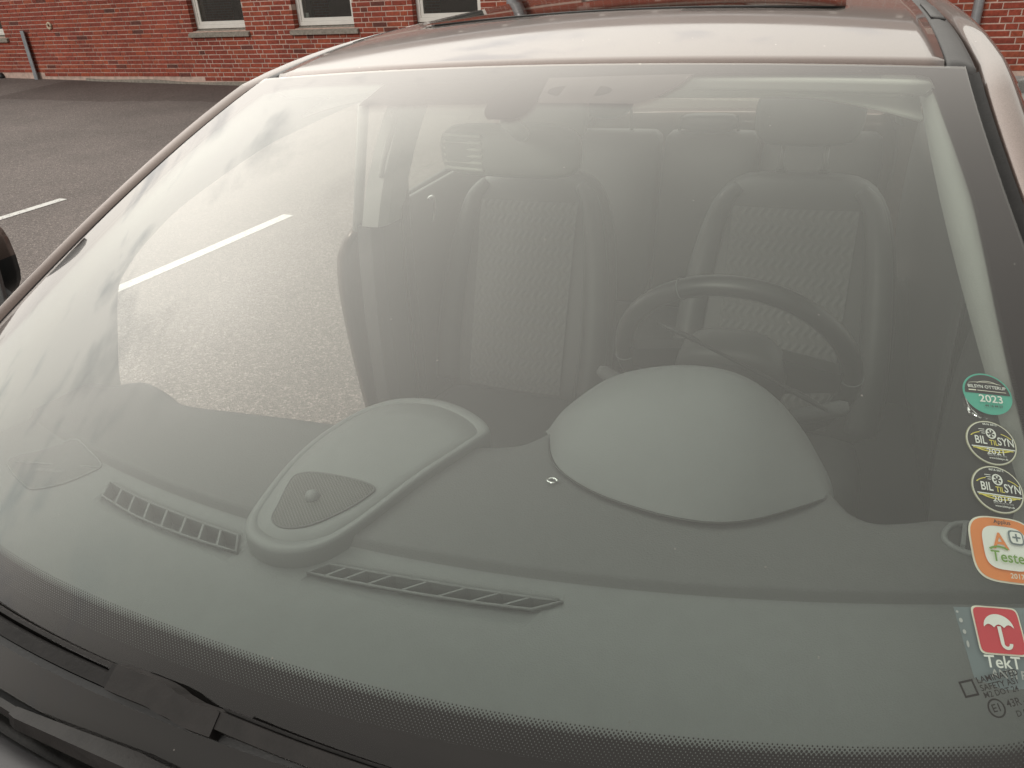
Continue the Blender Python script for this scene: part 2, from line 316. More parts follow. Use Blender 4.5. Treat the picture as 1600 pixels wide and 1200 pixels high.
def fabric_mat():
    m, n, l, p = new_mat('wavy seat fabric'); p.inputs['Roughness'].default_value = .9
    t = n.new('ShaderNodeTexCoord'); mp = n.new('ShaderNodeMapping'); mp.inputs['Scale'].default_value = (1, 1, 1); l.new(t.outputs['Object'], mp.inputs['Vector'])
    sp = n.new('ShaderNodeSeparateXYZ'); l.new(mp.outputs['Vector'], sp.inputs[0])
    def mth(op, a, b=None, c=None):
        k = n.new('ShaderNodeMath'); k.operation = op
        for q, v in enumerate((a, b, c)):
            if v is None: continue
            if isinstance(v, (int, float)): k.inputs[q].default_value = v
            else: l.new(v, k.inputs[q])
        return k.outputs[0]
    z_ = mth('SINE', mth('MULTIPLY', sp.outputs['Z'], 2 * math.pi / .040))
    ph = mth('MULTIPLY_ADD', sp.outputs['X'], 2 * math.pi / .021, mth('MULTIPLY', z_, 1.5))
    wfac = mth('MULTIPLY_ADD', mth('SINE', ph), .5, .5)
    r = n.new('ShaderNodeValToRGB'); r.color_ramp.elements[0].position = .35; r.color_ramp.elements[0].color = (.108, .108, .106, 1); r.color_ramp.elements[1].position = .65; r.color_ramp.elements[1].color = (.118, .118, .116, 1)
    l.new(wfac, r.inputs['Fac']); l.new(r.outputs['Color'], p.inputs['Base Color'])
    b = n.new('ShaderNodeBump'); b.inputs['Strength'].default_value = .8; b.inputs['Distance'].default_value = .004; l.new(wfac, b.inputs['Height']); l.new(b.outputs['Normal'], p.inputs['Normal'])
    return m
M['fabric'] = fabric_mat()

def grille_mat():
    m, n, l, p = new_mat('perforated grille'); p.inputs['Roughness'].default_value = .5
    t = n.new('ShaderNodeTexCoord'); mpg = n.new('ShaderNodeMapping'); mpg.inputs['Rotation'].default_value = (0, 0, math.radians(40)); l.new(t.outputs['Object'], mpg.inputs['Vector'])
    v = n.new('ShaderNodeTexVoronoi'); v.voronoi_dimensions = '2D'; v.inputs['Randomness'].default_value = 0; v.inputs['Scale'].default_value = 300; l.new(mpg.outputs['Vector'], v.inputs['Vector'])
    r = n.new('ShaderNodeValToRGB'); r.color_ramp.elements[0].position = .3; r.color_ramp.elements[0].color = (.004, .004, .004, 1); r.color_ramp.elements[1].position = .42; r.color_ramp.elements[1].color = (.06, .06, .058, 1)
    l.new(v.outputs['Distance'], r.inputs['Fac']); l.new(r.outputs['Color'], p.inputs['Base Color'])
    b = n.new('ShaderNodeBump'); b.inputs['Strength'].default_value = .8; b.inputs['Distance'].default_value = .001; l.new(v.outputs['Distance'], b.inputs['Height']); l.new(b.outputs['Normal'], p.inputs['Normal'])
    return m
M['grille'] = grille_mat()

def asphalt_mat(name, base, sc_=1.0):
    m, n, l, p = new_mat(name); p.inputs['Roughness'].default_value = .85
    t = n.new('ShaderNodeTexCoord')
    v = n.new('ShaderNodeTexVoronoi'); v.inputs['Scale'].default_value = 125; l.new(t.outputs['Object'], v.inputs['Vector'])
    sp = n.new('ShaderNodeSeparateColor'); l.new(v.outputs['Color'], sp.inputs[0])
    r = n.new('ShaderNodeValToRGB'); e = r.color_ramp.elements
    e[0].position = 0; e[0].color = tuple(x * .62 for x in base) + (1,); e[1].position = .7; e[1].color = tuple(x * 1.08 for x in base) + (1,)
    k = e.new(.9); k.color = tuple(x * 1.5 for x in base) + (1,); k = e.new(1.0); k.color = tuple(min(.6, x * 2.2) for x in base) + (1,)
    l.new(sp.outputs[0], r.inputs['Fac'])
    no = n.new('ShaderNodeTexNoise'); no.inputs['Scale'].default_value = .8; no.inputs['Detail'].default_value = 9; no.inputs['Roughness'].default_value = .65; l.new(t.outputs['Object'], no.inputs['Vector'])
    mr = n.new('ShaderNodeMapRange'); mr.inputs['From Min'].default_value = .3; mr.inputs['From Max'].default_value = .7; mr.inputs['To Min'].default_value = .8; mr.inputs['To Max'].default_value = 1.15; l.new(no.outputs['Fac'], mr.inputs['Value'])
    mu = n.new('ShaderNodeMixRGB'); mu.blend_type = 'MULTIPLY'; mu.inputs[0].default_value = 1; l.new(r.outputs['Color'], mu.inputs[1]); l.new(mr.outputs['Result'], mu.inputs[2])
    l.new(mu.outputs['Color'], p.inputs['Base Color'])
    b = n.new('ShaderNodeBump'); b.inputs['Strength'].default_value = .9; b.inputs['Distance'].default_value = .006; l.new(v.outputs['Distance'], b.inputs['Height']); l.new(b.outputs['Normal'], p.inputs['Normal'])
    return m
M['asphalt'] = asphalt_mat('asphalt', (.162, .137, .128))
M['asphalt_dark'] = asphalt_mat('asphalt patch', (.122, .098, .091))

def brick_mat():
    m, n, l, p = new_mat('red brick'); p.inputs['Roughness'].default_value = .88
    g = n.new('ShaderNodeNewGeometry'); oi = n.new('ShaderNodeObjectInfo')
    ad = n.new('ShaderNodeMath'); ad.operation = 'ADD'; l.new(g.outputs['Random Per Island'], ad.inputs[0]); l.new(oi.outputs['Random'], ad.inputs[1])
    fr = n.new('ShaderNodeMath'); fr.operation = 'FRACT'; l.new(ad.outputs[0], fr.inputs[0])
    r = n.new('ShaderNodeValToRGB'); e = r.color_ramp.elements
    e[0].position = 0; e[0].color = (.20, .055, .038, 1); e[1].position = 1; e[1].color = (.42, .085, .040, 1)
    for po, c in ((.025, (.14, .05, .04)), (.045, (.28, .062, .042)), (.4, (.33, .068, .042)), (.75, (.37, .076, .044)), (.93, (.40, .10, .055))):
        k = e.new(po); k.color = (*c, 1)
    l.new(fr.outputs[0], r.inputs['Fac'])
    t = n.new('ShaderNodeTexCoord'); no = n.new('ShaderNodeTexNoise'); no.inputs['Scale'].default_value = 25; no.inputs['Detail'].default_value = 8; l.new(g.outputs['Position'], no.inputs['Vector'])
    mr = n.new('ShaderNodeMapRange'); mr.inputs['From Min'].default_value = .3; mr.inputs['From Max'].default_value = .75; mr.inputs['To Min'].default_value = .68; mr.inputs['To Max'].default_value = 1.2; l.new(no.outputs['Fac'], mr.inputs['Value'])
    n2 = n.new('ShaderNodeTexNoise'); n2.inputs['Scale'].default_value = 1.3; n2.inputs['Detail'].default_value = 6; l.new(g.outputs['Position'], n2.inputs['Vector'])
    mr2 = n.new('ShaderNodeMapRange'); mr2.inputs['From Min'].default_value = .3; mr2.inputs['From Max'].default_value = .7; mr2.inputs['To Min'].default_value = .78; mr2.inputs['To Max'].default_value = 1.1; l.new(n2.outputs['Fac'], mr2.inputs['Value'])
    mm = n.new('ShaderNodeMath'); mm.operation = 'MULTIPLY'; l.new(mr.outputs[0], mm.inputs[0]); l.new(mr2.outputs[0], mm.inputs[1])
    mu = n.new('ShaderNodeMixRGB'); mu.blend_type = 'MULTIPLY'; mu.inputs[0].default_value = 1; l.new(r.outputs['Color'], mu.inputs[1]); l.new(mm.outputs[0], mu.inputs[2])
    l.new(mu.outputs['Color'], p.inputs['Base Color'])
    b = n.new('ShaderNodeBump'); b.inputs['Strength'].default_value = .6; b.inputs['Distance'].default_value = .004; l.new(no.outputs['Fac'], b.inputs['Height']); l.new(b.outputs['Normal'], p.inputs['Normal'])
    return m
M['brick'] = brick_mat()
M['mortar'] = mat('mortar', (.58, .43, .37), .95, var=.25, scale=14, bump=.8, bscale=150)
def far_brick():
    m, n, l, p = new_mat('upper brickwork'); p.inputs['Roughness'].default_value = .9
    g = n.new('ShaderNodeNewGeometry'); mp = n.new('ShaderNodeMapping'); mp.inputs['Rotation'].default_value = (math.radians(90), 0, 0); l.new(g.outputs['Position'], mp.inputs['Vector'])
    b = n.new('ShaderNodeTexBrick'); b.inputs['Scale'].default_value = 1; b.inputs['Brick Width'].default_value = .24; b.inputs['Row Height'].default_value = .0667; b.inputs['Mortar Size'].default_value = .006
    b.inputs['Color1'].default_value = (.30, .066, .042, 1); b.inputs['Color2'].default_value = (.38, .078, .045, 1); b.inputs['Mortar'].default_value = (.40, .265, .215, 1)
    l.new(mp.outputs['Vector'], b.inputs['Vector']); l.new(b.outputs['Color'], p.inputs['Base Color']); return m
M['far_brick'] = far_brick()

# ------------------------------------------------------------------ ground
YW = 10.25
def gz(x, y):
    s = max(0, min(1, y / YW)); return (.078 - .0172 * max(-22, min(8, x))) * s * s
xs = lin(-34, 24, 88); ys = lin(-26, 10.5, 74)
V, F = grid(lambda x, y: (x, y, gz(x, y)), xs, ys)
ground = tag(mesh_obj('asphalt_ground', V, F, M['asphalt'], smooth=True), kind='structure')
V, F = grid(lambda x, y: (x, y, -.06), [-260, 260], [-260, 260]); tag(mesh_obj('far_ground', V, F, M['asphalt']), kind='structure')
def ground_strip(name, x0, x1, y0, y1, m, dz, n=14):
    V, F = grid(lambda x, y: (x, y, gz(x, y) + dz), lin(x0, x1, 3), lin(y0, y1, n)); return mesh_obj(name, V, F, m, ground)
for X, ye in ((-9.04, 4.55), (-6.62, 4.55), (-4.20, 4.68), (-1.78, 4.62), (.64, 4.62), (3.06, 4.62)):
    ground_strip('parking_line', X - .05, X + .05, -.4, ye, M['line'], .004, 40)
V, F = grid(lambda u, v: (-13.6 + u * 16, 8.62 + v * 1.5 + .12 * math.sin(u * 5) * (1 - v), gz(-13.6 + u * 16, 8.62 + v * 1.5) + .004), lin(0, 1, 30), lin(0, 1, 6))
mesh_obj('asphalt_patch', V, F, M['asphalt_dark'], ground)
# ------------------------------------------------------------------ brick building
bld = tag(empty('brick_building', (0, 0, 0)), 'long red brick building with white framed windows behind the car', 'building')
WIN = [(-15.62, 1.05), (-9.91, 1.10), (-7.865, 1.08), (-5.79, 1.06), (-3.35, 1.06), (-1.3, 1.06), (3.4, 1.06), (5.6, 1.06)]
SILL_Z, HEAD_Z, TOPB, EAVE = 1.07, 2.36, 2.2, 3.2
CP = .0667
def opening(x0, x1, zc):
    """parts of [x0,x1] that are wall at height zc"""
    segs = [(x0, x1)]
    if SILL_Z - .04 < zc < HEAD_Z:
        for c, wd in WIN:
            a, b = c - wd / 2, c + wd / 2; out = []
            for s, e in segs:
                if e <= a or s >= b: out.append((s, e))
                else:
                    if s < a - .03: out.append((s, a))
                    if e > b + .03: out.append((b, e))
            segs = out
    return segs
def wall_foot(x): return gz(x, YW) + (.03 if x < -1.5 else .0)
PL_TOP, PL_X0 = .383, -1.2          # grey plinth to the right
bricks = []
zc = .10; row = 0
while zc < TOPB:
    x = -19.0 + (row % 4) * .12 + (.06 if row % 2 else 0); k = row
    while x < 7:
        ln = .228 if k % 3 else .108; k += 1
        base = PL_TOP if x > PL_X0 else wall_foot(x)
        if zc > base + .01:
            for a, b in opening(x, x + ln, zc + .027):
                if b - a > .04: bricks.append((a, b, zc))
        x += ln + .012
    zc += CP; row += 1
# the bricks that show largest are single parts: nearest to the camera among those in the frame
def cam_px(p):
    q = Vector(p) - Vector((0, 0, CAMH)); d = q.dot(fwd); return 800 + FPX * q.dot(right) / d, 600 + FPX * q.dot(down) / d
def shows(b):
    cx, cz = (b[0] + b[1]) / 2, b[2] + .027
    px, py = cam_px((cx, YW, cz))
    if not (-5 < px < 1605 and -4 < py): return False
    if px < 560: return py < 126
    if px < 860: return py < 75 - (px - 560) * .25
    return px > 1500 and py < 200 and px > 1500 + py * .5
vis = sorted([b for b in bricks if shows(b)], key=lambda b: (abs(b[0]) ** 2 + YW ** 2) - (4 if b[1] - b[0] > .2 else 0))
single = set(vis[:300]); rest = [b for b in bricks if b not in single]
cache = {}
def brick_vf(a, b, z, j):
    ya = YW - .002 - j
    return box_vf(a, b, ya, YW + .11, z, z + .0545)
for a, b, z in sorted(single):
    ln = round(b - a, 3)
    if ln not in cache:
        V, F = box_vf(-ln / 2, ln / 2, 0, .11, 0, .0545); me = bpy.data.meshes.new('brick'); me.from_pydata(V, [], F); me.materials.append(M['brick'])
        bm = bmesh.new(); bm.from_mesh(me); bmesh.ops.bevel(bm, geom=[e for e in bm.edges if all(v.co.y < .01 for v in e.verts)], offset=.004, segments=1, affect='EDGES'); bm.to_mesh(me); bm.free(); cache[ln] = me
    o = link('brick', cache[ln], bld); o.location = ((a + b) / 2, YW - .002 - random.uniform(-.002, .003), z + random.uniform(-.0015, .0015)); o.rotation_euler = (0, random.uniform(-.004, .004), random.uniform(-.006, .006))
V, F = merge([brick_vf(a + random.uniform(-.002, .002), b, z + random.uniform(-.0015, .0015), random.uniform(-.002, .003)) for a, b, z in rest])
tag(mesh_obj('brickwork', V, F, M['brick'], bld), kind='stuff')
# mortar core behind the bricks, with the openings left free
edges = sorted([(c - wd / 2, c + wd / 2) for c, wd in WIN]); parts = []
x = -19.2
for a, b in edges + [(7.3, 7.3)]:
    parts.append(box_vf(x, a - .005, YW + .003, YW + .35, -.1, HEAD_Z)); x = b + .005
for a, b in edges: parts.append(box_vf(a - .006, b + .006, YW + .0035, YW + .352, -.1, SILL_Z - .03))
V, F = merge(parts); mesh_obj('mortar_core', V, F, M['mortar'], bld)
V, F = merge([box_vf(-19.2, 7.3, YW + .005, YW + .34, HEAD_Z, EAVE)]); mesh_obj('upper_wall', V, F, M['far_brick'], bld)
V, F = merge([box_vf(-19.0, 7, YW + .002, YW + .3, TOPB, HEAD_Z - .001)])
V, F = merge([box_vf(-19.2, -18.9, YW + .36, YW + 9, -.1, EAVE), box_vf(7, 7.3, YW + .36, YW + 9, -.1, EAVE), box_vf(-19.2, 7.3, YW + 9, YW + 9.3, -.1, EAVE)]); mesh_obj('end_wall', V, F, M['far_brick'], bld)
box('floor_slab', (-18.8, 6.9, YW + .36, YW + 8.9, .3, .4), M['black'], bld)
box('plinth', (PL_X0, 7.35, YW - .02, YW + .2, -.1, PL_TOP), M['plinth'], bld, .006)
V, F = grid(lambda x, u: (x, YW - .028 + .006 * math.sin(x * 7), gz(x, YW) - .05 + u * (.082 + .012 * math.sin(x * 3.1))), lin(-13.2, PL_X0, 90), [0, 1])
solidify(mesh_obj('base_render', V, F, M['concrete'], bld), .03, 1)
for c, wd in WIN:
    a, b = c - wd / 2, c + wd / 2; y0 = YW + .105
    wn = box('window', (a + .002, b - .002, y0, y0 + .06, SILL_Z + .0, SILL_Z + .055), M['white_frame'], bld, .006)
    fp = [box_vf(a + .002, a + .06, y0 + .001, y0 + .059, SILL_Z + .055, HEAD_Z), box_vf(b - .06, b - .002, y0 + .001, y0 + .059, SILL_Z + .055, HEAD_Z), box_vf(a + .06, b - .06, y0 + .001, y0 + .059, HEAD_Z - .06, HEAD_Z - .002)]
    V, F = merge(fp); mesh_obj('frame', V, F, M['white_frame'], wn)
    V, F = merge([box_vf(a + .062, b - .062, y0 + .012, y0 + .05, SILL_Z + .057, SILL_Z + .105), box_vf(a + .062, a + .105, y0 + .013, y0 + .051, SILL_Z + .105, HEAD_Z - .065), box_vf(b - .105, b - .062, y0 + .013, y0 + .051, SILL_Z + .105, HEAD_Z - .065)])
    mesh_obj('sash', V, F, M['white_frame'], wn)
    V, F = box_vf(a + .10, b - .10, y0 + .028, y0 + .032, SILL_Z + .1, HEAD_Z - .07); mesh_obj('pane', V, F, M['pane'], wn)
    box('room_back', (a - .3, b + .3, y0 + 1.2, y0 + 1.24, SILL_Z - .2, HEAD_Z + .2), M['black'], wn)
    # sloping concrete sill
    pr = [(YW - .045, SILL_Z - .115), (YW - .045, SILL_Z - .062), (YW + .11, SILL_Z - .008), (YW + .13, SILL_Z - .008), (YW + .13, SILL_Z - .115)]
    V, F = prism([Vector((a - .075, y, z)) for y, z in pr], Vector((wd + .15, 0, 0))); fixn(mesh_obj('window_sill', V, F, M['concrete'], bld))
V, F = loft([[Vector((-8.295 + r * math.cos(a), YW + .20 + r * math.sin(a), z)) for a in lin(0, 2 * math.pi * 15 / 16, 16)] for r, z in ((.022, SILL_Z + .056), (.028, SILL_Z + .07), (.03, SILL_Z + .17), (.027, SILL_Z + .17), (.024, SILL_Z + .08))])
tag(fixn(mesh_obj('white_cup', V, F, M['white'], None, True)), 'small white cup standing inside the middle window of the building', 'cup')
for X, wd in ((-4.73, .17), (.565, .10)):
    r = wd / 2; yy = YW - r - .03
    tube('downpipe', [(X, yy, z) for z in lin(gz(X, YW) + .1, EAVE - .1, 6)], r, M['zinc'], bld, 16, up=Vector((1, 0, 0)))
    V, F = merge([box_vf(X - r - .012, X + r + .012, yy - .02, YW + .01, z, z + .03) for z in (.8, 2.6)]); mesh_obj('pipe_bracket', V, F, M['zinc'], bld)
tube('wall_ring', [(-13.8 + .045 * math.cos(t), YW - .014, 1.20 + .045 * math.sin(t)) for t in lin(0, 2 * math.pi * .96, 20)], .02, mat('cream cap', (.6, .5, .38), .6), bld, 8, closed=True)
tube('drain_mouth', [(-15.55, YW - .06, .36), (-15.55, YW + .02, .36)], .07, M['black'], bld, 16)
pr = [(YW - .55, EAVE - .12), (YW - .55, EAVE), (YW + 4.5, EAVE + 1.7), (YW + 9.5, EAVE), (YW + 9.5, EAVE - .12)]
V, F = prism([Vector((-19.6, y, z)) for y, z in pr], Vector((27.4, 0, 0))); fixn(mesh_obj('roof', V, F, M['roof_tile'], bld))
V, F = merge([box_vf(x, x + .07, YW - .5, YW, EAVE - .24, EAVE - .122) for x in lin(-19.3, 7.5, 40)]); tag(mesh_obj('rafter_ends', V, F, M['white_frame'], bld), kind='stuff')
tube('gutter', [(x, YW - .62, EAVE - .04) for x in lin(-19.6, 7.8, 4)], .06, M['zinc'], bld, 12)
# steel guard in front of the wall
V, F = merge([box_vf(-14.545, -14.525, YW - .075, YW - .005, gz(-14.5, YW) - .02, 1.14), box_vf(-14.525, -14.455, YW - .075, YW - .060, gz(-14.5, YW) - .02, 1.14)])
tag(mesh_obj('corner_guard', V, F, M['steel']), 'grey steel angle guard standing upright against the brick wall', 'corner guard')
# cobbles along the plinth
cob = tag(empty('cobble_strip'), kind='structure')
me = bpy.data.meshes.new('cobble'); V, F = box_vf(-.047, .047, -.047, .047, 0, .06); me.from_pydata(V, [], F); me.materials.append(mat('granite sett', (.22, .2, .19), .85, var=.3, scale=30, bump=1, bscale=80))
bm = bmesh.new(); bm.from_mesh(me); bmesh.ops.bevel(bm, geom=bm.edges[:], offset=.012, segments=2, affect='EDGES'); bm.to_mesh(me); bm.free()
for j in range(4):
    for i in range(22):
        o = link('cobble', me, cob); X = .2 + i * .104 + (j % 2) * .05; Y = YW - .09 - j * .104
        o.location = (X, Y, gz(X, Y) - .025 + random.uniform(-.004, .004)); o.rotation_euler = (random.uniform(-.04, .04), random.uniform(-.04, .04), random.uniform(-.08, .08))

# ------------------------------------------------------------------ the car (built in its own axes: x to its left side, y rearwards, z up)
ZT = CAMH - .1416
car = tag(empty('parked_car', (-.479, 1.197, 0), (0, -.013, math.radians(.8))), 'brown metallic car seen through its dusty windscreen, passenger door open', 'car')
def W(t): return .565 + .122 * t + .284 * t * t
def S(u, t, off=0.0):
    k = t / .65
    p = Vector((u * W(t), -t - (.045 + .185 * k) * (1 - abs(u) ** 2.2), ZT - .341 * t - .370 * t * t + (.018 + .022 * k) * (1 - u * u)))
    if off:
        a = S(u + 1e-3, t) - S(u - 1e-3, t); b = S(u, t + 1e-3) - S(u, t - 1e-3)
        p += b.cross(a).normalized() * -off if b.cross(a).z < 0 else b.cross(a).normalized() * off
    return p
TB = .716                                   # lower edge of the windscreen
# --- windscreen
V, F = grid(lambda u, t: S(u, t), lin(-1, 1, 61), lin(0.0, TB, 45))
ws = mesh_obj('windscreen', V, F, M['glass'], car, True); tag(ws, 'dusty laminated windscreen reflecting a bright cloudy sky')
def film_mat():
    m, n, l, p = new_mat('haze film on the inner glass face'); n.remove(p); out = n['Material Output']
    lw = n.new('ShaderNodeLayerWeight'); lw.inputs['Blend'].default_value = .5
    cs = n.new('ShaderNodeMath'); cs.operation = 'SUBTRACT'; cs.inputs[0].default_value = 1; l.new(lw.outputs['Facing'], cs.inputs[1])
    mxn = n.new('ShaderNodeMath'); mxn.operation = 'MAXIMUM'; mxn.inputs[1].default_value = .22; l.new(cs.outputs[0], mxn.inputs[0])
    t = n.new('ShaderNodeTexCoord'); no = n.new('ShaderNodeTexNoise'); no.inputs['Scale'].default_value = 3; no.inputs['Detail'].default_value = 6; l.new(t.outputs['Object'], no.inputs['Vector'])
    mr = n.new('ShaderNodeMapRange'); mr.inputs['From Min'].default_value = .3; mr.inputs['From Max'].default_value = .7; mr.inputs['To Min'].default_value = FILM * .9; mr.inputs['To Max'].default_value = FILM * 1.1; l.new(no.outputs['Fac'], mr.inputs['Value'])
    dv_ = n.new('ShaderNodeMath'); dv_.operation = 'DIVIDE'; l.new(mr.outputs['Result'], dv_.inputs[0]); l.new(mxn.outputs[0], dv_.inputs[1])
    tr = n.new('ShaderNodeBsdfTransparent'); df = n.new('ShaderNodeBsdfDiffuse'); df.inputs['Color'].default_value = (.77, .82, .80, 1)
    mix = n.new('ShaderNodeMixShader'); l.new(dv_.outputs[0], mix.inputs[0]); l.new(tr.outputs[0], mix.inputs[1]); l.new(df.outputs[0], mix.inputs[2]); l.new(mix.outputs[0], out.inputs['Surface'])
    return m
FILM = .047
V, F = grid(lambda u, t: S(u, t, -.0075), lin(-.955, .955, 61), lin(0.012, .70, 45)); mesh_obj('inner_haze_film', V, F, film_mat(), ws, True)
def band(name, poly_fn, us, ts, m, off=-.003, uvf=None):
    V, F, UV = [], [], []
    n = len(us)
    for t in ts:
        for u in us:
            uu, tt = poly_fn(u, t); V.append(S(uu, tt, off)); UV.append(uvf(uu, tt) if uvf else (uu * W(tt), tt))
    F = [(j * n + i, j * n + i + 1, (j + 1) * n + i + 1, (j + 1) * n + i) for j in range(len(ts) - 1) for i in range(n - 1)]
    return mesh_obj(name, V, F, m, ws, True, uv=UV)
UI = lambda t: sinterp([(0, .915), (.03, .927), (.11, .94), (.23, .952), (.3, .947), (.42, .93), (.55, .915), (.66, .90), (.75, .9)], t)   # inner edge of the side enamel
tt = lin(0, TB, 40)
for s in (-1, 1):
    band('enamel_side', lambda a, t: (s * (UI(t) + (1 - UI(t)) * a), t), lin(0, 1, 5), tt, M['frit'])
TI = lambda u: sinterp([(-.95, .06), (-.9, .04), (-.8, .032), (-.4, .036), (0, .036), (.4, .026), (.7, .018), (.88, .015), (.93, .026), (.95, .05)], u)
band('enamel_top', lambda u, a: (u, TI(u) * a), lin(-.955, .955, 60), lin(0, 1, 4), M['frit'], -.0035)
TL = lambda u: .651 if abs(u) < .8 else .651 - .02 * ((abs(u) - .8) / .12) ** 2
band('enamel_bottom', lambda u, a: (u, TL(u) + .0175 + (TB - TL(u) - .0175) * a), lin(-.93, .93, 60), lin(0, 1, 5), M['frit'], -.0035)
band('enamel_dot_fade', lambda u, a: (u, TL(u) - .0005 + .018 * a), lin(-.93, .93, 80), lin(0, 1, 4), M['dots'], -.003, uvf=lambda u, t: (u * W(t), (t - TL(u)) * 1.28))
for s in (-1, 1):
    band('enamel_dot_edge', lambda a, t: (s * (UI(t) - .008 + .008 * a), t), lin(0, 1, 3), lin(.05, .64, 40), M['dots'], -.003, uvf=lambda u, t: (t * 1.25, (abs(u) - UI(t) + .008) * W(t) * 3.5))
# sensor shade at the mirror
band('sensor_screen', lambda a, b: (-.44 + a * (.385 + .08 * (1 - b)), .034 + b * .066), lin(0, 1, 24), lin(0, 1, 6), M['dots_even'], -.003)
def hnd(a, b):
    l = interp([(0, -.03), (.55, -.055), (.85, -.042), (1, -.015)], b); r = interp([(0, .055), (.6, .075), (.85, .07), (1, .05)], b)
    return (l + (r - l) * a, .034 + b * .099)
band('sensor_cover', hnd, lin(0, 1, 8), lin(0, 1, 10), M['frit'], -.0032)
def rgt(a, b):
    r = interp([(0, .415), (.4, .395), (.8, .355), (1, .315)], b); l = .048 + .03 * b
    return (l + (r - l) * a, TI(l + (r - l) * a) - .002 + b * (.096 - TI(l + (r - l) * a) + .002))
band('sensor_shade', rgt, lin(0, 1, 24), lin(0, 1, 8), M['frit_grey'], -.0034)
for c0, sg in ((.118, 1), (.205, -1)):
    pts = [Vector((0, 0, 0))]; ring = []
    for i in range(17):
        t = math.pi * i / 16; ring.append((c0 - sg * .022 * math.sin(t) / .6, .068 - .012 * math.cos(t)))
    V = [S(u, t, -.0028) for u, t in ring]; mesh_obj('light_sensor', V, [tuple(range(17))], M['frit'], ws)

# --- lettering and flat print on glass
def text_mesh(txt, size, align='CENTER', sx=1.0):
    cu = bpy.data.curves.new('t', 'FONT'); cu.body = txt; cu.size = size; cu.align_x = align; cu.align_y = 'CENTER'; cu.resolution_u = 3; cu.fill_mode = 'FRONT'; cu.offset = size * .012
    o = bpy.data.objects.new('t', cu); col.objects.link(o); bpy.context.view_layer.update()
    dg = bpy.context.evaluated_depsgraph_get(); me = bpy.data.meshes.new_from_object(o.evaluated_get(dg))
    V = [(v.co.x * sx, v.co.y) for v in me.vertices]; F = [tuple(p.vertices) for p in me.polygons]
    bpy.data.objects.remove(o); bpy.data.curves.remove(cu); bpy.data.meshes.remove(me); return V, F
def ell(cx, cy, rx, ry, n=40, a0=0, a1=2 * math.pi, end=False):
    return [(cx + rx * math.cos(a0 + (a1 - a0) * i / n), cy + ry * math.sin(a0 + (a1 - a0) * i / n)) for i in range(n + (1 if end else 0))]
def squircle(cx, cy, r, p=4.0, n=48):
    out = []
    for i in range(n):
        a = 2 * math.pi * i / n; c, s = math.cos(a), math.sin(a)
        out.append((cx + r * math.copysign(abs(c) ** (2 / p), c), cy + r * math.copysign(abs(s) ** (2 / p), s)))
    return out
def flat(name, polys, m):   # polys: list of outlines -> V,F (2d)
    V, F = [], []
    for P in polys:
        k = len(V); V += P; F.append(tuple(range(k, k + len(P))))
    return name, V, F, m
def rect(x0, x1, y0, y1): return [(x0, y0), (x1, y0), (x1, y1), (x0, y1)]
def arcband(cx, cy, rx, ry, w, a0, a1, n=16):
    o = ell(cx, cy, rx, ry, n, a0, a1, True); i = ell(cx, cy, rx - w, ry - w * .9, n, a0, a1, True)
    return o + i[::-1]
C2W = Matrix.LocRotScale(Vector((-.479, 1.197, 0)), Matrix.Rotation(math.radians(.8), 3, 'Z') @ Matrix.Rotation(-.013, 3, 'Y'), None)
def print_mat(name, c): 
    m = mat(name, c, .45, var=.03, scale=60); return m
MP = {k: print_mat('sticker ' + k, c) for k, c in dict(teal=(.06, .42, .32), ink=(.018, .018, .02), white=(.85, .85, .82), yellow=(.78, .66, .10), cream=(.80, .77, .66), orange=(.80, .24, .055), green=(.16, .32, .05), red=(.62, .03, .05), slate=(.16, .20, .22), grey=(.45, .45, .45), olive=(.33, .32, .2)).items()}
def sticker(name, label, uc, tc_, layers, rot=0.0, z0=-.004, parent=None, group=None, part=False):
    """layers: (partname, V2, F, material) painted one just above the other on the inner face of the glass"""
    ex = (S(uc + 1e-3, tc_) - S(uc - 1e-3, tc_)).normalized(); ey = (S(uc, tc_ - 1e-3) - S(uc, tc_ + 1e-3)); ey = (ey - ex * ey.dot(ex)).normalized()
    nr = ex.cross(ey).normalized(); c, s = math.cos(rot), math.sin(rot); ex, ey = ex * c + ey * s, ey * c - ex * s
    p0 = S(uc, tc_) + nr * z0
    if part: root = parent; base = Vector((0, 0, 0))
    else:
        root = empty(name, C2W @ p0); root.rotation_euler = (0, -.013, math.radians(.8)); tag(root, label, 'sticker', group); base = p0
    for k, (nm, V2, F2, m) in enumerate(layers):
        V = [p0 - base + ex * x + ey * y + nr * (.00025 * k - .004 * ((x * x + y * y) / .0025)) for x, y in V2]
        o = mesh_obj(nm, V, F2, m, root)
        if k == 0 and not part: solidify(o, .0002, -1)
    return root
def word(nm, txt, size, x, y, m, sx=1.0, align='CENTER'):
    V, F = text_mesh(txt, size, align, sx); return nm, [(a + x, b + y) for a, b in V], F, m
def spokes(cx, cy, r): return [[(cx + r * .2 * math.cos(a), cy + r * .2 * math.sin(a)), (cx + r * .95 * math.cos(a - .28), cy + r * .95 * math.sin(a - .28)), (cx + r * .95 * math.cos(a + .28), cy + r * .95 * math.sin(a + .28))] for a in lin(.3, .3 + 2 * math.pi * 4 / 5, 5)]
R_ = .0215
lower = [(R_ * math.cos(a), R_ * math.sin(a)) for a in lin(math.pi * 1.02, math.pi * 1.98, 24)]
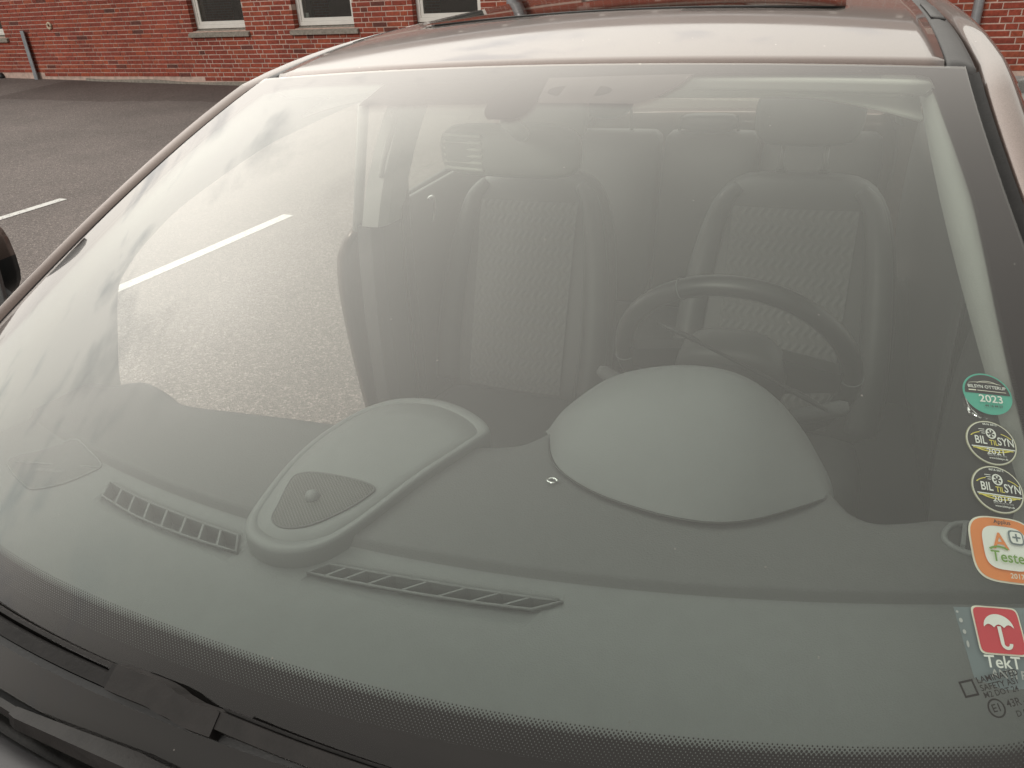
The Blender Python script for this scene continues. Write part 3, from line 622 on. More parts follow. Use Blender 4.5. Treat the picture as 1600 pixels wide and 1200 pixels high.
sticker('round_sticker', 'round teal and black windscreen sticker reading 2023', .8905, .4415, [
    flat('backing', [ell(0, 0, R_, R_)], MP['teal']),
    flat('upper_field', [[(.0198 * math.cos(a), .0198 * math.sin(a)) for a in lin(-.02, math.pi + .02, 28)]], MP['ink']),
    flat('car_outline', [arcband(.001, .0085, .010, .0045, .0006, .35, 2.7), arcband(-.001, .0095, .015, .002, .0005, .2, 2.9), rect(-.0165, -.010, .0018, .0030), rect(-.009, .0165, .0020, .0026)], MP['cream']),
    word('shop_name', 'BILSYN OTTERUP', .0047, 0, .0062, MP['white'], .92),
    word('year', '2023', .0105, .0012, -.0065, MP['white'], 1.02),
    word('phone_number', '44 16 44 07', .0038, .0022, -.0136, MP['ink'], .85)], rot=math.radians(-7))
def til(year):
    return [flat('backing', [ell(0, 0, R_, R_)], MP['olive']), flat('rim', [ell(0, 0, R_ * .975, R_ * .975)], MP['cream']), flat('field', [ell(0, 0, R_ * .93, R_ * .93)], MP['ink']),
        flat('wheel_emblem', [arcband(.0005, .0085, .0044, .0052, .0013, 0, 2 * math.pi, 26)] + spokes(.0005, .0085, .0036) + [rect(-.0095, -.0045, .0118, .0124), rect(-.0088, -.0045, .0098, .0104), rect(-.0075, -.0045, .0078, .0084)], MP['white']),
        flat('swoosh', [arcband(0, .002, .0185, .0085, .0009, .35, 1.05), arcband(0, .002, .0185, .0085, .0009, 2.1, 2.8), rect(-.017, .017, -.0072, -.0062), arcband(0, -.004, .017, .006, .0012, 3.6, 5.8)], MP['yellow']),
        flat('rule', [rect(-.018, .0185, -.0060, -.0050)], MP['white']),
        word('lettering_bil', 'BIL', .0108, -.0098, .0005, MP['white'], .72), word('lettering_til', 'TIL', .0070, .0008, -.0012, MP['yellow'], .78), word('lettering_syn', 'SYN', .0108, .0112, .0005, MP['white'], .72),
        word('year', year, .0070, .001, -.0102, MP['white'], 1.15), word('phone_number', '6616 6612', .0030, 0, .0166, MP['white'], .95), word('address', 'www.biltilsyn.dk', .0024, .002, -.0162, MP['white'], 1.0), word('motto', 'BILEN KLAR TIL SYN', .0018, .001, -.0138, MP['grey'], 1.0)]
sticker('round_sticker', 'black and yellow round sticker reading 2021 just below the teal sticker', .8785, .479, til('2021'), rot=math.radians(-9))
sticker('round_sticker', 'black and yellow round sticker reading 2019 just above the orange sticker', .871, .5115, til('2019'), rot=math.radians(-10))
sticker('square_sticker', 'orange and white rounded sticker reading A plus Testet 2017', .862, .5495, [
    flat('backing', [squircle(0, 0, .0275, 3.6)], MP['cream']), flat('border', [squircle(0, 0, .0262, 3.6)], MP['orange']), flat('field', [squircle(.0005, .001, .0182, 3.6)], MP['white']),
    word('letter', 'A', .0195, -.0040, .0055, MP['orange'], .95),
    flat('swash', [arcband(-.006, -.008, .012, .010, .0018, .9, 2.3)], MP['green']),
    flat('plus_box', [squircle(.0095, .0105, .0062, 4)], MP['slate']), flat('plus_field', [squircle(.0095, .0105, .0049, 4)], MP['white']), flat('plus', [rect(.0062, .0128, .0098, .0112), rect(.0088, .0102, .0072, .0138)], MP['slate']),
    word('lettering', 'Testet', .0125, .0012, -.0075, MP['green'], .92), word('maker', 'Applus', .0050, .000, .0222, MP['ink'], 1.0), word('year', '2017', .0056, .004, -.0222, MP['cream'], 1.0)], rot=math.radians(-9))
um = arcband(0, -.002, .0115, .0125, .0001, 0, math.pi)
canopy = ell(0, 0, .0115, .012, 20, 0, math.pi, True) + [(x, .0018 * abs(math.sin((x + .0115) / .0077 * math.pi)) * 1.6) for x in lin(-.0115, .0115, 19)]
sticker('square_sticker', 'slate grey sticker with white umbrella on red square', .836, .601, [
    flat('backing', [[(-.0315, .0245), (.032, .0285), (.032, -.030), (-.006, -.034), (-.0265, -.027)]], MP['slate']),
    flat('drops', [ell(-.0283, .0145, .0014, .0018, 12), ell(-.0275, .006, .0013, .0017, 12), ell(-.0268, -.003, .001, .0026, 12), ell(-.0295, .021, .001, .001, 10)], MP['grey']),
    flat('square_edge', [squircle(-.001, .0085, .0182, 9)], MP['cream']), flat('red_square', [squircle(-.001, .0085, .0170, 9)], MP['red']),
    flat('umbrella', [[(x - .001, y * .85 + .0105) for x, y in canopy], rect(-.0024, .0004, -.001, .0115), arcband(.0022, -.001, .0046, .0046, .0026, math.pi, 2 * math.pi)], MP['white']),
    word('lettering', 'TekT', .0125, -.0175, -.0152, MP['white'], 1.0, 'LEFT'), word('second_line', 'ANTI R', .0085, -.0145, -.0235, MP['grey'], 1.0, 'LEFT')], rot=math.radians(-6), z0=-.005)
lay = [flat('approval_mark', [arcband(-.002, -.002, .0066, .0066, .0013, 0, 2 * math.pi, 30), rect(-.021, -.010, .0085, .0100), rect(-.021, -.010, .0185, .0200), rect(-.021, -.0195, .0085, .0200), rect(-.0115, -.010, .0085, .0200)], M['frit']), word('approval_mark', 'E1', .0075, -.002, -.002, M['frit']),
       word('approval_mark', '43R - 00741', .0075, .0062, -.001, M['frit'], .95, 'LEFT'), word('approval_mark', 'LAMINATED', .0062, -.008, .0180, M['frit'], 1, 'LEFT'), word('approval_mark', 'SAFETY AS1', .0060, -.008, .0125, M['frit'], 1, 'LEFT'), word('approval_mark', 'M2 DOT 24', .0056, -.008, .0075, M['frit'], 1, 'LEFT'), word('approval_mark', 'D 00074', .0058, .0095, -.0085, M['frit'], 1, 'LEFT')]
sticker('x', 'x', .815, .632, lay, rot=math.radians(9), z0=-.002, parent=ws, part=True)

# --- body shell: roof, mouldings, side rails
def roof_z(x, y):
    k = max(0, y)
    return ZT + .020 + .072 * (1 - math.exp(-k / .42)) - .02 * (max(0, k - 1.2) / 1.2) ** 2 * 3 - (.016 + .010 * min(1, k / .6)) * (x / .545) ** 2
def roof_hw(y): return .542 - .03 * (max(0, y - 1.3)) ** 2 * .3
def roof_front(u): return -.05 * (1 - abs(u) ** 2.2) + .006
YS = [0, .004, .012, .03] + lin(.06, 2.15, 40)
V, F = grid(lambda u, y: (u * roof_hw(y), roof_front(u) * max(0, 1 - y / 1.0) + y, roof_z(u * roof_hw(y), y) - (.014 * (1 - min(1, y / .014)) ** 2 if y < .014 else 0)), lin(-1, 1, 49), YS)
SUNR = (.40, .44, 1.25)                                   # glass panel let into the roof: half width, front, rear
def in_sun(f): 
    c = sum((Vector(V[i]) for i in f), Vector()) / len(f); return abs(c.x) < SUNR[0] and SUNR[1] < c.y < SUNR[2]
roof = mesh_obj('roof_panel', V, [f for f in F if not in_sun(f)], M['paint'], car, True); solidify(roof, .004, -1)
V, F = grid(lambda u, y: (u * (SUNR[0] + .022), y - .014 * abs(u) ** 6, roof_z(u * SUNR[0], y) + .0035), lin(-1, 1, 31), lin(SUNR[1] - .03, SUNR[2] + .03, 24)); sg = mesh_obj('sunroof_glass', V, F, glass_mat('tinted roof glass', (.62, .64, .62), .02), car, True)
ring_ = [Vector((x, y, roof_z(x, y) + .002)) for x, y in [(k, SUNR[1] - .026) for k in lin(-SUNR[0], SUNR[0], 14)] + [(SUNR[0] + .02, k) for k in lin(SUNR[1], SUNR[2], 14)] + [(k, SUNR[2] + .026) for k in lin(SUNR[0], -SUNR[0], 14)] + [(-SUNR[0] - .02, k) for k in lin(SUNR[2], SUNR[1], 14)]]
tube('sunroof_seal', ring_, .0025, M['black'], sg, 8, closed=True)
for s in (-1, 1):
    V, F = grid(lambda a, y: (s * (roof_hw(y) + .002 + a * .036), y + .004, roof_z(roof_hw(y), y) - .004 + .004 * math.sin(a * math.pi) - .008 * a - (.012 * (1 - y / .012) ** 2 if y < .012 else 0)), lin(0, 1, 7), [0, .004, .012] + lin(.03, 2.1, 34))
    st = mesh_obj('roof_moulding', V, F, M['moulding'], car, True); fixn(st); solidify(st, .012, -1)
    V, F = grid(lambda a, y: (s * (roof_hw(y) + .009 + a * .022), y, roof_z(roof_hw(y), y) + .0002 - .008 * (a * .6 + .2)), [0, .5, 1], lin(.34, .56, 8))
    fl = mesh_obj('mounting_flap', V, F, M['moulding'], st, True); solidify(fl, .0016, 0)
def rail(s, tag_):
    rings = []
    def sec(I, wd, dz):
        P = [(.002, -.03), (.004, -.013), (.012, -.007), (.027, .0), (.036, -.004), (.055, -.032), (.064, -.07), (.058, -.09)]
        return [Vector((I[0] + s * a * wd, I[1], I[2] + b * dz)) for a, b in P]
    for t in lin(.80, .02, 26):
        p = S(1.0, t); x = p.x + .013 - .0 * t
        rings.append(sec((s * x, p.y + .004, p.z - .001), .86 + .14 * max(0, 1 - t / .35), .8 + .2 * max(0, 1 - t / .35)))
    for y in lin(.07, 2.25, 32):
        x = roof_hw(y) + .042; rings.append(sec((s * x, y, roof_z(roof_hw(y), y) - .010), 1.0, 1.0))
    n = 8; V = [p for r in rings for p in r]
    F = [(j * n + i, j * n + i + 1, (j + 1) * n + i + 1, (j + 1) * n + i) for j in range(len(rings) - 1) for i in range(n - 1)]
    o = fixn(mesh_obj('side_rail', V, F, M['paint'], car, True)); return o
for s in (-1, 1):
    r_ = rail(s, '')
    V, F = grid(lambda a, t: S(1.0, t) * 1 + Vector(((.001 + a * .015), .002, -.006 - .005 * math.sin(a * 3.14))), [0, .5, 1], lin(0, .8, 30))
    V = [Vector((s * p.x, p.y, p.z)) for p in V]; mesh_obj('window_gasket', V, F, M['rubber'], car, True)
V, F = grid(lambda u, a: S(u, -.004 - a * .006) + Vector((0, .004 * a, -.004 - .002 * a)), lin(-.97, .97, 40), [0, .5, 1]); mesh_obj('header_gasket', V, F, M['black'], car, True)
V, F = grid(lambda u, a: S(u, TB) + Vector((0, -.010 * a, -.002 - .012 * a)), lin(-.98, .98, 50), [0, .5, 1]); mesh_obj('cowl_gap', V, F, M['black'], car, True)
# cowl, bonnet, wings
def edge_y(x): return S(max(-1, min(1, x / W(TB))), TB).y
V, F = grid(lambda x, a: (x, edge_y(x) - .008 - a * .040, S(max(-1, min(1, x / W(TB))), TB).z - .024 - .006 * math.sin(a * 3)), lin(-.76, .76, 60), lin(0, 1, 6)); solidify(mesh_obj('cowl_panel', V, F, M['wiper'], car, True), .004)
def bonnet(x, a):
    y0 = edge_y(x) - .026; y1 = -1.92 + .25 * (abs(x) / .78) ** 2.5; z0 = S(max(-1, min(1, x / W(TB))), TB).z - .010
    y = y0 + (y1 - y0) * a; return (x, y, z0 - .30 * a ** 1.6 - .05 * (abs(x) / .78) ** 3 - (.012 * (1 - a / .02) ** 2 if a < .02 else 0))
V, F = grid(bonnet, lin(-.74, .74, 41), [0, .005, .01, .02] + lin(.06, 1, 22)); solidify(mesh_obj('bonnet', V, F, mat('bonnet paint with painted shade', (.045, .043, .046), .5, .2, scale=900), car, True), .006)  # shade and dark reflection on the body-coloured bonnet put into its colour
SIDE = [(.18, .80), (.30, .835), (.42, .86), (.60, .88), (.78, .89), (.90, .885), (.98, .86), (1.045, .80)]
def hw(z, y):
    k = sinterp(SIDE, z)
    if y < -1.3: k -= .35 * ((-1.3 - y) / .65) ** 2.2 * .9
    if y > 2.0: k -= .18 * ((y - 2.0) / .6) ** 2
    return k
def belt(y): return 1.045 + .02 * max(0, y - .5)
def side(name, s, y0, y1, m=None, z0=.30, arch=None, parent=None):
    def fn(a, b):
        y = y0 + (y1 - y0) * a; zb = z0
        if arch:
            d = abs(y - arch); zb = max(z0, .31 + math.sqrt(max(0, .35 ** 2 - d * d)) if d < .35 else z0)
        zt_ = belt(y) if y > -.5 else 1.045 - .22 * min(1, ((-.5 - y) / 1.4)) ** 1.3
        z = zb + (zt_ - zb) * b; return (s * hw(z, y), y, z)
    V, F = grid(fn, lin(0, 1, 30), lin(0, 1, 16)); o = mesh_obj(name, V, F, m or M['paint'], parent or car, True); fixn(o); solidify(o, .02, -1 ); return o
for s in (-1, 1):
    side('wing', s, -1.9, -.512, arch=-1.22); side('rear_door', s, .512, 1.42, arch=None); side('rear_quarter', s, 1.43, 2.62, arch=1.62)
    V, F = grid(lambda y, a: (s * (.80 + .03 * math.sin(a * 3)), y, .16 + .16 * a), lin(-.9, 1.3, 12), lin(0, 1, 6)); solidify(mesh_obj('sill_panel', V, F, M['paint'], car, True), .03)
side('front_door', 1, -.505, .505)
# open passenger door, swung about its front hinge
dr = bpy.data.objects.new('open_door', None); col.objects.link(dr); dr.parent = car
HX, HY = -.83, -.50
def dloc(p):                                  # door closed coordinates -> opened
    a = math.radians(66); x, y, z = p; dx, dy = x - HX, y - HY; c, s = math.cos(a), math.sin(a)
    return (HX + dx * c - dy * s, HY + dx * s + dy * c, z)
def dfn(a, b):
    y = -.505 + 1.0 * a; z = .30 + (1.045 - .30) * b; return dloc((-hw(z, y), y, z))
V, F = grid(dfn, lin(0, 1, 22), lin(0, 1, 14)); o = mesh_obj('door_skin', V, F, M['paint'], dr, True); fixn(o); solidify(o, .003, 0)
V, F = grid(lambda a, b: dloc((-.74 - .06 * math.sin(b * 3), -.49 + .97 * a, .32 + .72 * b)), lin(0, 1, 16), lin(0, 1, 10)); solidify(mesh_obj('door_trim', V, F, M['door_dark'], dr, True), .01)
fr = [dloc(p) for p in ((-.80, -.44, 1.05), (-.735, -.1, 1.27), (-.70, .2, 1.38), (-.69, .42, 1.39), (-.755, .48, 1.2), (-.80, .49, 1.05))]
tube('door_frame', catmull(fr, 6, False), .022, M['black'], dr, 8)
V = [dloc(p) for p in ((-.79, -.40, 1.05), (-.735, -.09, 1.25), (-.70, .2, 1.365), (-.69, .41, 1.375), (-.75, .46, 1.2), (-.79, .47, 1.05))]; mesh_obj('door_glass', V, [tuple(range(6))], M['side_glass'], dr)
# door mirror
mc = Vector((-1.275, -.235, 1.150))
def mring(k, sc_, sh): return [mc + Vector((-.55 + k * .0, 0, 0)) * 0 + Vector((sh[0] + sc_[0] * math.copysign(abs(math.cos(a)) ** .7, math.cos(a)) * .60, sh[1] + sc_[0] * math.copysign(abs(math.cos(a)) ** .7, math.cos(a)) * .25, sc_[1] * math.copysign(abs(math.sin(a)) ** .7, math.sin(a)))) for a in lin(0, 2 * math.pi * 23 / 24, 24)]
rs = [mring(0, (.05, .04), (.03, -.075)), mring(0, (.10, .075), (.02, -.055)), mring(0, (.128, .092), (.01, -.02)), mring(0, (.132, .096), (0, .02)), mring(0, (.128, .092), (0, .035))]
V, F = loft(rs); mh = fixn(mesh_obj('mirror_housing', V, F, M['black'], dr, True))
for o_ in (mh,):
    o_.data.materials.append(M['paint'])
    for p in o_.data.polygons: p.material_index = 1 if p.center.z > mc.z + .012 else 0
tube('mirror_stalk', [mc + Vector((.05, .0, -.06)), Vector((-.98, -.30, 1.045))], .025, M['black'], dr, 8)
# rear end
def tail(u, b):
    z = .35 + (1.0 - .35) * b; return (u * (hw(z, 2.6) - .02), 2.62 + .08 * (1 - u * u) - .04 * b, z)
V, F = grid(tail, lin(-1, 1, 24), lin(0, 1, 10)); solidify(mesh_obj('tailgate', V, F, M['paint'], car, True), .02)
V, F = grid(lambda u, b: (u * (.66 - .10 * b), 2.60 - .38 * b + .05 * (1 - u * u), 1.02 + .40 * b), lin(-1, 1, 15), lin(0, 1, 6)); mesh_obj('rear_window', V, F, glass_mat('hazy rear glass', (.84, .87, .84), .25), car, True)
for s in (-1, 1):
    tube('rear_pillar', [(s * .72, 2.56, 1.0), (s * .68, 2.42, 1.2), (s * .60, 2.18, 1.46)], .055, M['trim'], car, 10)
    V, F = grid(lambda y, a: (s * (.755 - .12 * a - .01 * math.sin(a * 3)), y, 1.05 + .36 * a), lin(1.45, 2.5, 8), lin(0, 1, 6)); solidify(mesh_obj('rear_quarter_trim', V, F, M['trim'], car, True), .015, 0)
    V = [(s * .765, .66, 1.06), (s * .66, .70, 1.385), (s * .655, 1.44, 1.40), (s * .765, 1.44, 1.075)]; mesh_obj('rear_side_window', V, [(0, 1, 2, 3)], M['side_glass'], car)
    tube('window_seal', [(s * .768, y, belt(y) + .008) for y in lin(.6, 2.1, 8)], .012, M['black'], car, 8)
V, F = grid(lambda u, y: (u * .73, y, .30), [-1, 0, 1], lin(-.9, 2.5, 4)); mesh_obj('floor_carpet', V, F, M['carpet'], car)
for s in (-1, 1):
    for y in (-1.22, 1.62):
        V, F = tube_mesh([(s * .60, y, .31), (s * .62, y, .31), (s * .78, y, .31), (s * .80, y, .31)], lambda k: .30 if .1 < k < .9 else .285, 28); wh = fixn(mesh_obj('wheel', V, F, M['tyre'], car, True))
        V, F = tube_mesh([(s * .79, y, .31), (s * .808, y, .31)], .20, 20); fixn(mesh_obj('rim', V, F, M['alloy'], wh))

# --- dashboard
yr_pts = [(-.74, -.455), (-.66, -.46), (-.60, -.455), (-.56, -.445), (-.51, -.452), (-.45, -.470), (-.36, -.464), (-.25, -.453), (-.15, -.446), (.02, -.44), (.10, -.415), (.14, -.36), (.3, -.34), (.46, -.36), (.488, -.40), (.505, -.424), (.53, -.434), (.56, -.424), (.60, -.405), (.74, -.39)]
def ysm(x): return -.652 + .27 * (x + .09) ** 2
def dz_top(x, y):
    ys_ = ysm(x); st = max(0, min(1, (y - ys_) / .012)); st = st * st * (3 - 2 * st)
    return 1.046 - .05 * max(0, ys_ - y) + .012 * st + .05 * max(0, y - ys_ - .012) * .6
def dash_col(x):
    yf = edge_y(x) + .035; ys_ = ysm(x); yr = sinterp(yr_pts, x); P = []
    for a in lin(0, 1, 10): y = yf + (ys_ - .006 - yf) * a; P.append((x, y, dz_top(x, y)))
    for a in lin(0, 1, 6): y = ys_ + .014 * a; P.append((x, y, dz_top(x, y)))
    bump_ = .010 * math.exp(-((x + .555) / .05) ** 2)
    for a in lin(.1, 1, 8): y = ys_ + .014 + (yr - ys_ - .014) * a; P.append((x, y, dz_top(x, y) + bump_ * a ** 3))
    zt_ = P[-1][2]
    for dy, dz in ((.010, -.004), (.017, -.012), (.020, -.024), (.022, -.10), (.012, -.24), (-.02, -.40)): P.append((x, yr + dy, zt_ + dz))
    P.append((x, yf, zt_ - .42)); return P
cols = [dash_col(x) for x in lin(-.735, .735, 148)]
V, F = loft(cols); dash = fixn(mesh_obj('dashboard', V, F, M['plastic'], car, True)); tag(dash, 'dark grey plastic dashboard top with stepped upper pad')
dash.data.materials.append(M['plastic_up'])
for p in dash.data.polygons:
    c = p.center
    if c.y > ysm(c.x) + .002 and c.z > .9: p.material_index = 1
# defroster slots cut into the pad
ventL = ([(-.400, -.646), (-.320, -.661), (-.228, -.671), (-.150, -.676)], [(-.382, -.674), (-.298, -.692), (-.210, -.700), (-.131, -.702)])
ventR = ([(-.014, -.681), (.052, -.674), (.162, -.660), (.250, -.646)], [(-.029, -.702), (.033, -.697), (.137, -.684), (.225, -.668)])
cuts = []
for top, bot in (ventL, ventR):
    ol = [Vector((x, y, .985)) for x, y in top] + [Vector((x, y, .985)) for x, y in bot[::-1]]
    V, F = prism(ol, Vector((0, 0, .1))); cuts.append(fixn(mesh_obj('cut', V, F, None, car)))
bpy.context.view_layer.update()
for c_ in cuts:
    bmod = dash.modifiers.new('slot', 'BOOLEAN'); bmod.operation = 'DIFFERENCE'; bmod.object = c_; bmod.solver = 'EXACT'
bpy.context.view_layer.update()
me = bpy.data.meshes.new_from_object(dash.evaluated_get(bpy.context.evaluated_depsgraph_get()))
dash.modifiers.clear(); dash.data = me; me.materials.append(M['black'])
for p in me.polygons:
    if .98 < p.center.z < .992 and abs(p.normal.z) > .9: p.material_index = len(me.materials) - 1  # slot floors coloured black, painting in the shade deep inside the vents
for c_ in cuts: bpy.data.objects.remove(c_)
for nm, (top, bot), ncell in (('l', ventL, 8), ('r', ventR, 8)):
    tp = lambda k: Vector((sinterp([(i / 3, p[0]) for i, p in enumerate(top)], k), sinterp([(i / 3, p[1]) for i, p in enumerate(top)], k), 0))
    bt = lambda k: Vector((sinterp([(i / 3, p[0]) for i, p in enumerate(bot)], k), sinterp([(i / 3, p[1]) for i, p in enumerate(bot)], k), 0))
    vent = bpy.data.objects.new('defroster_vent', None); col.objects.link(vent); vent.parent = car
    zz = 1.0475
    for i in range(ncell + 1):
        k = i / ncell; a, b = tp(k), bt(min(1, k)); d = Vector((1, 0, 0)) * .0016
        V, F = prism([a - d + Vector((0, 0, zz - .02)), a + d + Vector((0, 0, zz - .02)), b + d + Vector((0, 0, zz - .02)), b - d + Vector((0, 0, zz - .02))], Vector((0, 0, .0205)))
        fixn(mesh_obj('slat', V, F, M['plastic'], vent))
    pth = [tp(k) + Vector((0, -.0005, zz)) for k in lin(0, 1, 12)] + [bt(k) + Vector((0, .0005, zz)) for k in lin(1, 0, 12)]
    tube('vent_rim', pth, .0017, M['plastic'], vent, 6, closed=True)
    inner = [tp(k) + Vector((0, .001, zz - .022)) for k in lin(0, 1, 10)] + [(tp(k) * .7 + bt(k) * .3) + Vector((0, 0, zz - .024)) for k in lin(1, 0, 10)]
    mesh_obj('duct_lip', inner, [tuple(range(len(inner)))], M['plastic'], vent)
# centre speaker pod
pod_top = [(-.111, -.695), (-.124, -.665), (-.141, -.587), (-.143, -.516), (-.128, -.449), (-.107, -.414), (-.078, -.394), (-.030, -.386), (.023, -.400), (.066, -.430), (.061, -.465), (.034, -.550), (.010, -.655), (-.012, -.700), (-.051, -.718), (-.089, -.712)]
pod_top = [(.483 + (x - .483) * 1.036, -1.204 + (y + 1.204) * 1.036) for x, y in pod_top]
ol = catmull([(x, y, 0) for x, y in pod_top], 5); pc = Vector((-.063, -.537, 0))
def podring(k, z, dome=0): return [Vector((pc.x + (p.x - pc.x) * k, pc.y + (p.y - pc.y) * k, z + (.012 * max(0, (pc.y + (p.y - pc.y) * k + .70) / .32) if z > 1.045 else 0) + dome)) for p in ol]
rings = [podring(1.016, 1.02), podring(1.016, 1.054), podring(1.010, 1.0625), podring(1.0, 1.0668), podring(.97, 1.0675), podring(.912, 1.068), podring(.908, 1.0668), podring(.904, 1.068), podring(.7, 1.0695), podring(.45, 1.071), podring(.2, 1.0715)]
V, F = loft(rings); F = [f for f in F if len(f) == 4] + [F[-1]]; pod = fixn(mesh_obj('speaker_pod', V, F, M['plastic_pod'], car, True)); tag(pod, 'teardrop speaker pod with perforated grille at dashboard centre')
gr = catmull([(.483 + (x - .483) * 1.034, -1.204 + (y + 1.204) * 1.034, 0) for x, y in ((-.087, -.678), (-.097, -.655), (-.113, -.612), (-.111, -.597), (-.088, -.589), (-.03, -.588), (-.006, -.592), (-.003, -.604), (-.013, -.636), (-.036, -.672), (-.064, -.686))], 4)
def padz(x, y): 
    d = math.hypot((x - pc.x) / .09, (y - pc.y) / .16); return 1.0715 - .004 * min(1, d) ** 1.5 + .012 * max(0, (y + .70) / .32)
gc = Vector((-.079, -.610, 0)); V = []
for k in (1, .96, .75, .5, .25):
    V += [Vector((gc.x + (p.x - gc.x) * k, gc.y + (p.y - gc.y) * k, padz(gc.x + (p.x - gc.x) * k, gc.y + (p.y - gc.y) * k) + (.0015 if k == 1 else .0024))) for p in gr]
n = len(gr); F = [(j * n + i, j * n + (i + 1) % n, (j + 1) * n + (i + 1) % n, (j + 1) * n + i) for j in range(4) for i in range(n)] + [tuple(range(4 * n, 5 * n))]
fixn(mesh_obj('speaker_grille', V, F, M['grille'], pod, True))
tube('grille_edge', [Vector((p.x, p.y, padz(p.x, p.y) + .0012)) for p in gr], .0014, M['plastic_up'], pod, 6, closed=True)
dc = Vector((-.083, -.613, padz(-.083, -.613)))
V, F = loft([[dc + Vector((r * math.cos(a), r * math.sin(a), z)) for a in lin(0, 2 * math.pi * 23 / 24, 24)] for r, z in ((.0088, .0), (.0088, .003), (.0082, .006), (.0062, .0092), (.0035, .0108), (.0008, .0113))]); fixn(mesh_obj('sensor_dome', V, F, M['plastic_pod'], pod, True))
# instrument hood
fe = [(.105, -.335, 1.045), (.128, -.375, 1.062), (.150, -.423, 1.0668), (.178, -.455, 1.0665), (.229, -.481, 1.066), (.287, -.494, 1.066), (.332, -.497, 1.066), (.374, -.491, 1.066), (.412, -.471, 1.066), (.455, -.432, 1.066), (.482, -.395, 1.06), (.487, -.36, 1.04)]
ae = [(.099, -.300, 1.005), (.119, -.300, 1.047), (.139, -.300, 1.076), (.187, -.298, 1.122), (.240, -.296, 1.145), (.298, -.295, 1.157), (.355, -.295, 1.154), (.403, -.297, 1.130), (.446, -.299, 1.083), (.475, -.300, 1.031), (.489, -.300, .997)]
def samp(P, n): 
    Q = catmull(P, 10, False); ds = [0]
    for a, b in zip(Q, Q[1:]): ds.append(ds[-1] + (b - a).length)
    out = []
    for i in range(n):
        t = ds[-1] * i / (n - 1); k = max(j for j in range(len(ds)) if ds[j] <= t + 1e-9); k = min(k, len(Q) - 2); f = (t - ds[k]) / (ds[k + 1] - ds[k]); out.append(Q[k] + (Q[k + 1] - Q[k]) * f)
    return out
A, B = samp(fe, 41), samp(ae, 41); rows = []
def hrow(k, lift): return [A[i] + (B[i] - A[i]) * k + Vector((0, 0, lift * math.sin(math.pi * min(1, max(0, i / 40))) ** .6)) for i in range(41)]
for k in lin(0, 1, 14): rows.append(hrow(k, .030 * math.sin(math.pi * k) ** .8 if 0 < k < 1 else 0))
rows.append([p + Vector((0, .006, -.006)) for p in B]); rows.append([p + Vector(((.3 - p.x) * .06, -.01, -.016)) for p in B]); rows.append([p + Vector(((.3 - p.x) * .12, -.10, -.035)) for p in B])
V = [p for r in rows for p in r]; F = [(j * 41 + i, j * 41 + i + 1, (j + 1) * 41 + i + 1, (j + 1) * 41 + i) for j in range(len(rows) - 1) for i in range(40)]
hood = fixn(mesh_obj('instrument_hood', V, F, M['plastic_pod'], car, True)); tag(hood, 'smooth rounded hood over the instrument cluster')
tube('hood_seam', [p + Vector((0, -.001, .0005)) for p in A[3:-3]], .0016, M['black'], hood, 6)
# passenger air bag flap in the corner
ab = [(-.603, -.648), (-.576, -.620), (-.543, -.590), (-.480, -.606), (-.450, -.618), (-.447, -.632), (-.465, -.668), (-.495, -.690), (-.517, -.688), (-.575, -.668)]
P = catmull([(x, y, 0) for x, y in ab], 3)
V, F = prism([Vector((p.x, p.y, dz_top(p.x, p.y) - .002)) for p in P], Vector((0, 0, .0035))); flap = fixn(mesh_obj('airbag_flap', V, F, M['plastic_up'], car))
tube('flap_edge', [Vector((p.x, p.y, dz_top(p.x, p.y) + .0012)) for p in P], .0013, M['plastic_pod'], flap, 6, closed=True)
tube('flap_crease', [Vector((-.578 + .133 * k, -.655 + .030 * k, 1.0475)) for k in lin(0, 1, 6)], .0012, M['plastic_pod'], flap, 6)
TV, TF = text_mesh('SRS AIRBAG', .009); an = math.atan2(.030, .133)
mesh_obj('lettering', [(-.508 + (x * math.cos(an) - y * math.sin(an)), -.655 + (x * math.sin(an) + y * math.cos(an)), 1.0484) for x, y in TV], TF, mat('faint print', (.16, .16, .16), .6), flap)
# little clip, side vent on the right
tube('dash_clip', [(.172 + .006 * math.cos(a), -.474 + .005 * math.sin(a), 1.066) for a in lin(0, 5.6, 12)], .0018, M['chrome'], car, 6)
sv = [(.600, -.432), (.612, -.402), (.652, -.396), (.672, -.42), (.662, -.446), (.62, -.448)]
P = catmull([(x, y, 0) for x, y in sv], 4); tube('side_vent', [Vector((p.x, p.y, dz_top(p.x, p.y) + .001)) for p in P], .0032, M['plastic_pod'], car, 8, closed=True)
svo = bpy.data.objects['side_vent']
V, F = merge([prism([Vector((x - .002, -.444, 1.062)), Vector((x + .002, -.444, 1.062)), Vector((x + .006, -.402, 1.062)), Vector((x + .002, -.402, 1.062))], Vector((0, 0, .005))) for x in lin(.616, .655, 4)]); mesh_obj('vent_fins', V, F, M['plastic_pod'], svo)
mesh_obj('vent_mouth', [Vector((p.x, p.y, dz_top(p.x, p.y) + .0006)) for p in P], [tuple(range(len(P)))], M['black'], svo)

